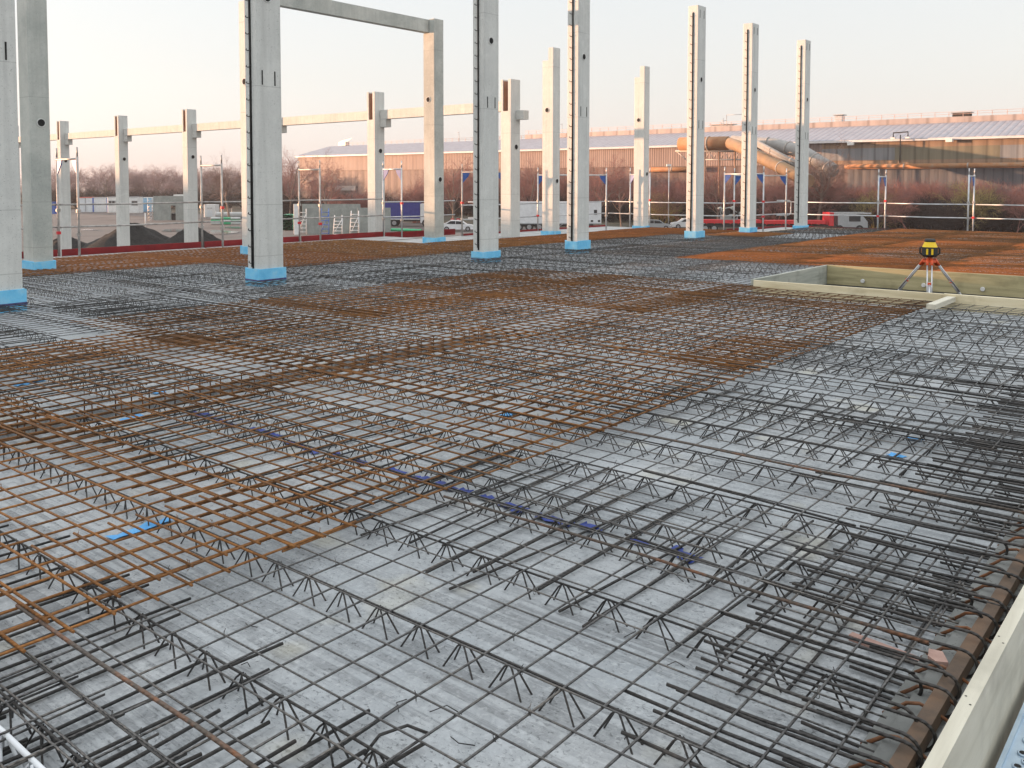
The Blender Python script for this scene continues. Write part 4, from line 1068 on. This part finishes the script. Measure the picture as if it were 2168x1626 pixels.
for k, (u, vb, vt, lb) in enumerate(((644, 495, 442, 'white stacking frame left in the panel row'), (691, 498, 441, 'blue-white stacking frame between the panels'), (719, 499, 455, 'white ladder-like frame in the panel row'), (754, 500, 446, 'white slanted frame right in the panel row'))):
    p, s = spot(u, vb); H = (vb-vt)*s; b = MB(); w_ = .42
    for x in (-w_, w_): b.tube([(x*1.25, -.5, 0), (x, 0, H)], .055, 5)
    for i in range(6): z = H*(i+.6)/6.5; b.tube([(-w_*1.2, -.5+.5*z/H, z), (w_*1.2, -.5+.5*z/H, z)], .045, 5)
    b.tube([(-w_, -.4, .4), (w_, -.1, H*.8)], .04, 5)
    tag(b.build('stacking_frame', MBl if k == 1 else MS, None, p-Vector(fw.xy.normalized().to_3d())*.6, RZ), lb, 'stacking frame', 'frames between the precast panels')
# pipes
MGn = paint('green_plastic', (.03, .36, .16), .4); MGd = paint('dark_green_plastic', (.02, .17, .09), .5); MCp = paint('pale_concrete_pipe', (.48, .50, .49), .8)
def pipe(p, d, L, r, m, lb, group, hollow=True):
    d = Vector(d).normalized(); b = MB(); b.tube([d*(-L/2), d*(L/2)], r, 14, caps=False).tube([d*(L/2), d*(-L/2)], r*.86, 14, caps=False)
    b.tube([d*(-L/2), d*(-L/2+.12)], r*1.08, 14)
    tag(b.build('pipe', m, None, p), lb, 'pipe', group)
Rr = Vector((rt2.x, rt2.y, 0)).normalized(); Fr = Vector((fw.x, fw.y, 0)).normalized()
p, s = spot(470, 463)
for k in range(2): pipe(p+Rr*(k*2.3)+Vector((0, 0, .62)), Rr+Fr*.25, 2.1, .52, MCp, ('left' if k == 0 else 'right')+' big pale concrete pipe left of the tall left-centre column', 'pale concrete pipes')
p, s = spot(470, 476)
for k in range(9):
    pipe(p+Rr*((k % 3)*1.45-.9)+Vector((0, 0, .22+.36*(k//3)))-Fr*.0, Rr+Fr*.15, 1.35, .18, MGn if k % 2 else MCp, 'green or pale plastic pipe in the low stack left of the tall left-centre column', 'pipes in the low stack')
p, s = spot(612, 487)
for i in range(4):
    for j in range(6): pipe(p+Rr*(.34*i-.5)+Vector((0, 0, .2+.34*j)), -Fr+Rr*.1, 3.0, .155, MGd if (i+j) % 2 else MGn, 'dark green pipe end in the tall stack right of the tall left-centre column', 'green pipes in the tall stack')
p, s = spot(850, 489)
for k in range(3): pipe(p+Rr*(k*.9-.6)-Fr*(k*.8)+Vector((0, 0, .17)), Rr-Fr*.25, 3.2, .16, MGn, 'bright green pipe on the ground below the blue lorry, '+('left one', 'middle one', 'right one')[k], 'green pipes on the ground')

# ---- vehicles
MT_ = paint('tyre', (.02, .02, .02), .8); MRm = paint('wheel_rim', (.35, .35, .36), .4, .5)
def wheel(parent, x, y, r, wd=.28):
    o = MB().tube([(x, y, r), (x, y+wd, r)], r, 20).build('wheel', MT_, parent)
    MB().tube([(x, y-.012, r), (x, y+.01, r)], r*.58, 16).build('rim', MRm, o)
MBt = paint('blue_tarpaulin', (.035, .04, .22), .6); MCw = paint('white_vehicle_paint', (.68, .69, .70), .3); MCh = paint('dark_chassis', (.03, .03, .032), .7)
p, s = spot(855, 480)
t = thing('lorry', 'lorry with dark blue tarpaulin body and white cab, partly behind the stained column', 'lorry', p, RZ)
tb = MB(); x0, x1 = (803-855)*s, (889-855)*s; n = 14
for i in range(n):
    xa = x0+(x1-x0)*i/n; xb = x0+(x1-x0)*(i+1)/n; b_ = .03*(i % 2)
    tb.box(xa, -b_, 1.15, xb-.004, 2.4, 3.45)
tb.build('tarpaulin_body', MBt, t)
MB().box(x0, .1, .75, (934-855)*s, 2.3, 1.12).build('chassis', MCh, t)
MB().bevbox(x0, -.02, 1.0, x1, .06, 1.145, .01).build('side_rail', MCw, t)
cx0, cx1 = (890-855)*s, (927-855)*s
cb = MB(); cb.prism([(cx0, .55), (cx1, .55), (cx1, 1.9), (cx1-.25, 3.0), (cx1-.8, 3.2), (cx0, 3.2)], 0, 2.35, lambda x, y, z: (x, z, y)); cab = cb.build('cab', MCw, t)
MB().box(cx0+.55, -.015, 1.75, cx1-.45, .0, 2.65).build('side_window', MGl, cab)
MB().prism([(.02, 1.9), (.05, 1.9), (-.2, 2.9), (-.23, 2.9)], .2, 2.15, lambda x, y, z: (cx1+x, z, y)).build('windscreen', MGl, cab)
MB().bevbox(cx1-.6, -.2, 1.8, cx1-.45, -.05, 2.4, .02).build('mirror', MCh, cab)
for x in (x0+.9, x0+2.1, cx0+.75): wheel(t, x, -.02, .52); wheel(t, x, 2.1, .52)
p, s = spot(1185, 489)
t = thing('semi_trailer', 'long white box trailer behind the columns at the photo middle right', 'trailer', p, RZ)
x0, x1 = (1084-1185)*s, (1273-1185)*s
MB().bevbox(x0, 0, .95, x1, 2.5, 3.72, .05).build('box_body', MCw, t)
MB().box(x0, -.02, .88, x1, .05, 1.02).build('lower_rail', paint('grey_post', (.35, .37, .38)), t)
MB().box(x0+1, .3, .55, x1-1, 2.2, .87).build('chassis', MCh, t)
for dx in (.9, 2.2, 3.5): wheel(t, x0+dx, .0, .5); wheel(t, x0+dx, 2.2, .5)
g = MB()
for k in range(5): g.tube([(x0+4+k*1.0, -.03, .55), (x0+4.5+k*1.0, -.03, .9)], .03, 5)
g.build('side_guard', M['galv'], t)
MB().bevbox(x1-.95, -.03, 2.1, x1-.55, .0, 2.7, .02).build('vent', MCh, t)
for dx in (-1.35, -.45): MB().bevbox(x1+dx, -.03, 1.15, x1+dx+.3, .0, 1.4, .02).build('lamp_cluster', MCh, t)
MB().tube([(x1-1.2, .4, 0), (x1-1.2, .4, .6)], .07, 6).build('landing_leg', M['galv'], t)
def car(u, vb, L, m, lb, d=1):
    p, s = spot(u, vb); t = thing('parked_car', lb, 'car', p, RZ)
    k = L/4.4
    P = [(-2.2, .28), (2.2, .28), (2.22, .62), (2.05, .82), (1.25, .93), (.60, 1.38), (-.9, 1.46), (-1.75, 1.02), (-2.15, .95), (-2.22, .6)]
    b = MB(); b.prism([(x*k*d, y*k) for x, y in (P if d > 0 else P[::-1])], 0, 1.72, lambda x, y, z: (x, z, y)); o = b.build('body', m, t)
    for q in ([(-1.45, 1.0), (-.9, 1.36), (-.25, 1.38), (-.25, .97)], [(-.18, .97), (-.18, 1.38), (.5, 1.31), (1.0, .96)]):
        w_ = MB(); w_.prism([(x*k*d, y*k) for x, y in (q if d < 0 else q[::-1])], -.012, .01, lambda x, y, z: (x, z, y)); w_.build('side_window', MGl, o)
    MB().box(2.0*k*d-.1, -.012, .62*k, 2.0*k*d+.1, .0, .75*k).build('headlight', paint('lamp_white', (.7, .7, .68)), o)
    for x in (-1.4, 1.4): wheel(t, x*k*d, -.02, .33*k, .2); wheel(t, x*k*d, 1.5, .33*k, .2)
car(1458, 485, 4.4, MCw, 'white parked car left of the tallest flat-topped column', -1)
car(1388, 488, 4.2, paint('silver_car_paint', (.38, .40, .42), .3, .4), 'silver parked car beside the lamp post', 1)
car(968, 490, 4.2, MCw, 'white parked car behind the low railing right of the stained column', 1)
def flatbed(u0, u1, vb, ub, lb, cab_side=1):
    p, s = spot((u0+u1)/2, vb); t = thing('flatbed_lorry', lb, 'flatbed lorry', p, RZ); x0 = (u0-u1)/2*s; x1 = -x0
    MB().box(x0, .2, .6, x1, 2.2, 1.0).build('chassis', MCh, t)
    bx = x0+(ub-u0)*s
    b = MB(); b.bevbox(x0, -.02, 1.15, bx, 2.4, 1.55, .03)
    for i in range(8): b.bevbox(x0+(bx-x0)*i/8, -.06, 1.05, x0+(bx-x0)*i/8+.12, -.021, 1.5, .01)
    b.build('bed', M['redpaint'], t)
    for x in (x0+.9, x0+2.0): wheel(t, x, -.02, .5)
    return t, s, x0, x1, bx
t, s, x0, x1, bx = flatbed(1478, 1612, 492, 1612, 'red flatbed with grey machine parts behind the left and middle flat-topped columns')
mb = MB(); c = (1548-1545)*s; jr = random.Random(3)
for k in range(7):
    a = jr.uniform(-1.2, 1.2); z = jr.uniform(1.7, 3.0); mb.tube([(c+a, .3+k*.2, z), (c+a+jr.uniform(-.5, .5), .4+k*.2, z+jr.uniform(-.3, .4))], jr.uniform(.12, .3), 10)
mb.bevbox(c-1.0, .2, 1.56, c+.9, 2, 2.2, .1).tube([(c-1.4, .1, 1.9), (c-1.2, .1, 2.9), (c-.2, .1, 3.1), (c+.7, .1, 2.5)], .07, 6)
o = thing('machine', 'grey machine with pipes and drums loaded on the red flatbed', 'machine', (t.location.x, t.location.y, t.location.z), RZ); mb.build('engine_block', paint('machine_grey', (.30, .33, .32), .5, .2), o)
MB().tube([(c-.6, -.1, 2.5), (c-.6, .3, 2.5)], .38, 14).tube([(c+.4, -.1, 2.0), (c+.4, .3, 2.0)], .28, 14).build('drum', MCh, o)
t, s, x0, x1, bx = flatbed(1622, 1842, 494, 1748, 'recovery lorry with red bed, red headboard and silver cab right of the rightmost column')
MB().bevbox(bx+.4, 0, .9, bx+1.0, 2.4, 2.55, .04).build('headboard', M['redpaint'], t)
cx0, cx1 = bx+1.5, x1-.3
cb = MB(); cb.prism([(cx0, .6), (cx1, .6), (cx1, 1.4), (cx1-.7, 2.25), (cx0, 2.25)], 0, 2.3, lambda x, y, z: (x, z, y)); cab = cb.build('cab', paint('silver_car_paint', (.38, .40, .42), .3, .4), t)
MB().box(cx1-2.3, -.015, 1.45, cx1-.9, 0, 2.1).build('side_window', MGl, cab)
rb = MB(); rb.bevbox(bx+1.0, -.05, 2.35, cx1+.4, .1, 2.55, .02).bevbox(bx+1.0, 2.1, 2.35, cx1+.4, 2.25, 2.55, .02)
for k in range(6): rb.box(bx+1.3+k*.75, .1, 2.40, bx+1.36+k*.75, 2.1, 2.46)
rb.build('roof_rack', M['galv'], t)
wheel(t, cx1-1.0, -.02, .5); wheel(t, cx0+.2, -.02, .5)
# site fence and barriers
p, s = spot(445, 457); L = 190*s
t = thing('site_fence', 'low wire site fence across the far yard behind the tall left-centre column', 'fence', p, RZ); b = MB(); k = 0
while k*2.0 < L: b.tube([(k*2.0, 0, 0), (k*2.0, 0, 1.4)], .05, 5); k += 1
b.build('post', M['galvd'], t); b = MB()
for z in (.3, .7, 1.1, 1.4): b.tube([(0, 0, z), (L, 0, z)], .02, 4)
b.build('wire', M['galvd'], t)
for k, u in enumerate((958, 970)):
    p, s = spot(u, 482); t = thing('barrier_sign', ('left' if k == 0 else 'right')+' small red and white barrier sign right of the stained column', 'barrier', p, RZ)
    MB().tube([(0, 0, 0), (0, 0, 1.2)], .05, 6).build('post', M['galv'], t); o = MB().bevbox(-.22, -.05, .85, .22, -.005, 1.25, .02).build('sign_plate', M['redpaint'], t); MB().box(-.14, -.062, 1.0, .14, -.051, 1.1).build('stripe', MCw, o)
# ---- bare trees and shrubs
def rnd_dir(jr, d, ang):
    d = d.normalized(); a = d.orthogonal().normalized(); b = d.cross(a); t = jr.uniform(0, 6.283)
    return (d*math.cos(ang)+(a*math.cos(t)+b*math.sin(t))*math.sin(ang)).normalized()
def grow(mb_t, mb_c, jr, p, d, L, r, lev, maxlev, up, cfg):
    k = 4 if lev < 2 else 3 if lev < maxlev else 2
    pts = [p]; q = p; dd = d
    for i in range(k):
        dd = (dd+Vector((jr.gauss(0, .13), jr.gauss(0, .13), jr.gauss(0, .08)+up))).normalized(); q = q+dd*(L/k); pts.append(q)
    rs = [r*(1-.62*i/k) for i in range(k+1)]
    (mb_t if lev <= 1 else mb_c).tube(pts, rs, 6 if lev == 0 else 4 if lev == 1 else 3, caps=False, smooth=lev < 2)
    if lev >= maxlev: return
    n = cfg[lev]
    for i in range(n):
        f = jr.uniform(.28 if lev == 0 else .15, 1.0); x = f*k; a = min(int(x), k-1)
        s = pts[a].lerp(pts[a+1], x-a)
        nd = rnd_dir(jr, (pts[a+1]-pts[a]), jr.uniform(.45, 1.0) if lev else jr.uniform(.5, 1.05))
        grow(mb_t, mb_c, jr, s, nd, L*jr.uniform(.42, .68)*(1.1-.35*f if lev == 0 else 1), max(rs[a]*.55, .007), lev+1, maxlev, up*.8, cfg)
def tree_meshes(seed, h, cfg, up, tm, cm, stems=1, sprd=.1, r0=.16):
    jr = random.Random(seed); a, c = MB(), MB()
    for s in range(stems):
        an = jr.uniform(0, 6.28); tilt = sprd*jr.uniform(.3, 1.2) if stems > 1 else sprd*.3
        d = Vector((math.cos(an)*tilt, math.sin(an)*tilt, 1)).normalized()
        o = Vector((math.cos(an), math.sin(an), 0))*(.5*jr.random() if stems > 1 else 0)
        grow(a, c, jr, o, d, h*jr.uniform(.55, .72), r0*(1 if stems == 1 else .45), 0, len(cfg), up, cfg)
    return a.mesh('trunk', tm), c.mesh('crown', cm)
TM = {}
def tree_kind(k, mats, seed, h, cfg, up, stems=1, sprd=.1, r0=.16):
    TM[k] = tree_meshes(seed, h, cfg, up, M['bark'] if stems == 1 else mats, mats, stems, sprd, r0)
for i in range(3):
    tree_kind(('tall', i), M['twig_red'], 11+i, 10, (11, 8, 6, 5), .05)
    tree_kind(('hazy', i), M['twig_mauve'], 31+i, 10, (12, 8, 6, 4), .04, 1, .1, .2)
    tree_kind(('bush', i), M['twig_red'], 51+i, 6, (7, 6, 5), .03, 12, .75)
    tree_kind(('dark', i), M['twig_dark'], 71+i, 5, (7, 6, 5), .02, 14, .9)
tree_kind(('brownbush', 0), M['twig_brown'], 91, 6, (7, 6, 5), .03, 12, .8)
tree_kind(('yellow', 0), M['twig_yellow'], 92, 4, (7, 6, 5), .03, 12, .8)
tree_kind(('round', 0), M['twig_red'], 93, 6, (9, 8, 6, 5), .015, 2, .5, .12)
tree_kind(('brown', 0), M['twig_brown'], 94, 10, (11, 8, 6, 5), .05)
HK = {'tall': 10, 'hazy': 10, 'bush': 6, 'dark': 5, 'brownbush': 6, 'yellow': 4, 'round': 6, 'brown': 10}
def true_h(k): return max(v.co.z for v in TM[k][1].vertices)
TH = {k: true_h(k) for k in TM}
def plant(k, u, vt, dist, lb, group=None, name=None, widen=1.):
    g = atD(u, 470, dist); g.z = GZ
    top = atD(u, vt, dist).z; h = top-GZ; sc = h/TH[k]
    name = name or ('bare_tree' if k[0] in ('tall', 'hazy', 'round', 'brown') else 'bare_shrub')
    o = thing(name, lb, 'tree' if 'tree' in name else 'shrub', g, rnd.uniform(0, 6.28), group)
    o.scale = (sc*widen, sc*widen, sc)
    link('trunk' if 'tree' in name else 'stems', TM[k][0], o); link('crown', TM[k][1], o)
def plantX(k, u, vt, X, *a):
    plant(k, u, vt, (atX(u, 386, X)-CAM).dot(fw), *a)
plant(('tall', 0), 692, 308, 128, 'bare spreading tree in front of the left end of the warehouse', None, None, 1.05)
plant(('brown', 0), 486, 308, 150, 'bare brown tree just left of the tall left-centre column')
plant(('tall', 1), 614, 300, 150, 'bare tree just right of the tall left-centre column, left of the warehouse')
plant(('tall', 2), 962, 318, 124, 'bare reddish tree between the stained column and the loop-strip column')
plant(('tall', 0), 1012, 312, 130, 'bare reddish tree half behind the loop-strip column at the photo middle')
plant(('tall', 1), 1120, 318, 128, 'bare reddish tree between the nearest forked column and the left stepped-top column')
plant(('tall', 2), 1262, 312, 120, 'bare reddish tree right of the tall column at the photo middle right')
plant(('tall', 0), 1316, 314, 124, 'bare reddish tree just left of the far corner column')
plant(('round', 0), 1445, 352, 126, 'reddish spreading tree between the lamp post and the tallest flat-topped column')
plant(('tall', 1), 1520, 332, 119, 'slim bare tree in front of the truss under the orange duct')
plant(('brown', 0), 1732, 276, 118, 'tallest bare tree on the right, rising beside the rightmost column', None, None, 1.1)
plant(('round', 0), 1640, 362, 120, 'bare tree below the slanting duct')
plant(('round', 0), 1780, 345, 119, 'broad bare tree right of the rightmost column, above the recovery lorry', None, None, 1.2)
plant(('round', 0), 1925, 372, 112, 'round-crowned bare tree between the two frames on the right')
plant(('round', 0), 2150, 376, 108, 'round-crowned bare tree cut by the right edge of the photo')
plant(('yellow', 0), 1850, 392, 116, 'yellowish bare shrub left of the first frame on the right')
plant(('yellow', 0), 1400, 400, 128, 'yellowish bare shrub beside the lamp post')
plant(('yellow', 0), 2050, 372, 114, 'yellowish shrub by the rightmost frame')
jr = random.Random(17)
for u in range(920, 2260, 11):
    k = jr.choice([('dark', 0), ('dark', 1), ('dark', 2)])
    plantX(k, u+jr.uniform(-10, 10), jr.uniform(394, 424), jr.uniform(119, 129), 'dark dense bare shrub in the thicket behind the parked vehicles', 'dark thicket shrubs')
for u in range(930, 2250, 19):
    k = jr.choice([('bush', 0), ('bush', 1), ('bush', 2), ('brownbush', 0), ('bush', 0)])
    vt = jr.uniform(345, 372) if u < 1360 else jr.uniform(368, 392)
    plantX(k, u+jr.uniform(-12, 12), vt, jr.uniform(131, 137), 'reddish bare shrub in the tall hedge in front of the warehouse', 'reddish hedge shrubs')
for u in range(560, 930, 12):
    plant(jr.choice([('dark', 0), ('dark', 1), ('dark', 2)]), u+jr.uniform(-8, 8), jr.uniform(398, 412), jr.uniform(150, 165), 'dark bare shrub in the low thicket left of the warehouse front', 'dark shrubs left of the hedge')
for u, vt in ((725, 392), (752, 398), (780, 390), (880, 380), (905, 360)):
    plant(('bush', u % 3), u, vt, 138, 'reddish bare shrub before the left part of the warehouse', 'reddish shrubs left of the hedge')
for u in range(60, 700, 15):
    far = u < 560
    plant(jr.choice([('hazy', 0), ('hazy', 1), ('hazy', 2)]), u+jr.uniform(-7, 7), jr.uniform(343, 366), jr.uniform(215, 262), 'bare mauve tree in the far tree line on the left', 'trees in the far left tree line', None, 1.25)
for u in range(70, 620, 22):
    plant(jr.choice([('dark', 0), ('dark', 1)]), u+jr.uniform(-9, 9), jr.uniform(388, 400), jr.uniform(208, 216), 'dark undergrowth shrub below the far tree line on the left', 'undergrowth of the far tree line', None, 1.4)
for u in range(100, 660, 26):
    plant(jr.choice([('hazy', 1), ('hazy', 2)]), u+jr.uniform(-9, 9), jr.uniform(338, 356), jr.uniform(290, 330), 'bare mauve tree in the second row of the far tree line', 'second row of the far tree line', None, 1.3)
# unseen block added to keep the low sun off slab and left columns
a = R(SUN_AZ); S2 = Vector((math.cos(a), math.sin(a), 0)); Lt = Vector((math.sin(a), -math.cos(a), 0))
nb = thing('sun_blocker', 'unseen grey block added left of view to shade the slab, left half taller', 'sun blocker', S2*100, math.atan2(Lt.y, Lt.x))
for x0, x1, top, nm in ((-60, 15.2, 14.5, 'tall_blocker'), (15.203, 62, 5.85, 'low_blocker')):
    blocker_box = MB().box(x0, 0, GZ, x1, 25, top).build(nm, M['clad_blue_shade_blocker'], nb)
    MB().box(x0-.3, -.3, top+.003, x1+.3, 25.3, top+.1).build('roof', M['roof'], blocker_box)
# ------------------------------------------------------------------ evening haze
hm = bpy.data.materials.new('evening_haze'); hm.use_nodes = True; t = hm.node_tree; t.nodes.clear()
ho = t.nodes.new('ShaderNodeOutputMaterial'); pv = t.nodes.new('ShaderNodeVolumePrincipled')
pv.inputs['Color'].default_value = (.93, .88, .88, 1); pv.inputs['Density'].default_value = HAZE; pv.inputs['Anisotropy'].default_value = .2
t.links.new(pv.outputs[0], ho.inputs['Volume'])
b = MB(); b.box(-320, -320, GZ-1, 1850, 1850, 17)
tag(b.build('haze', hm), kind='stuff')
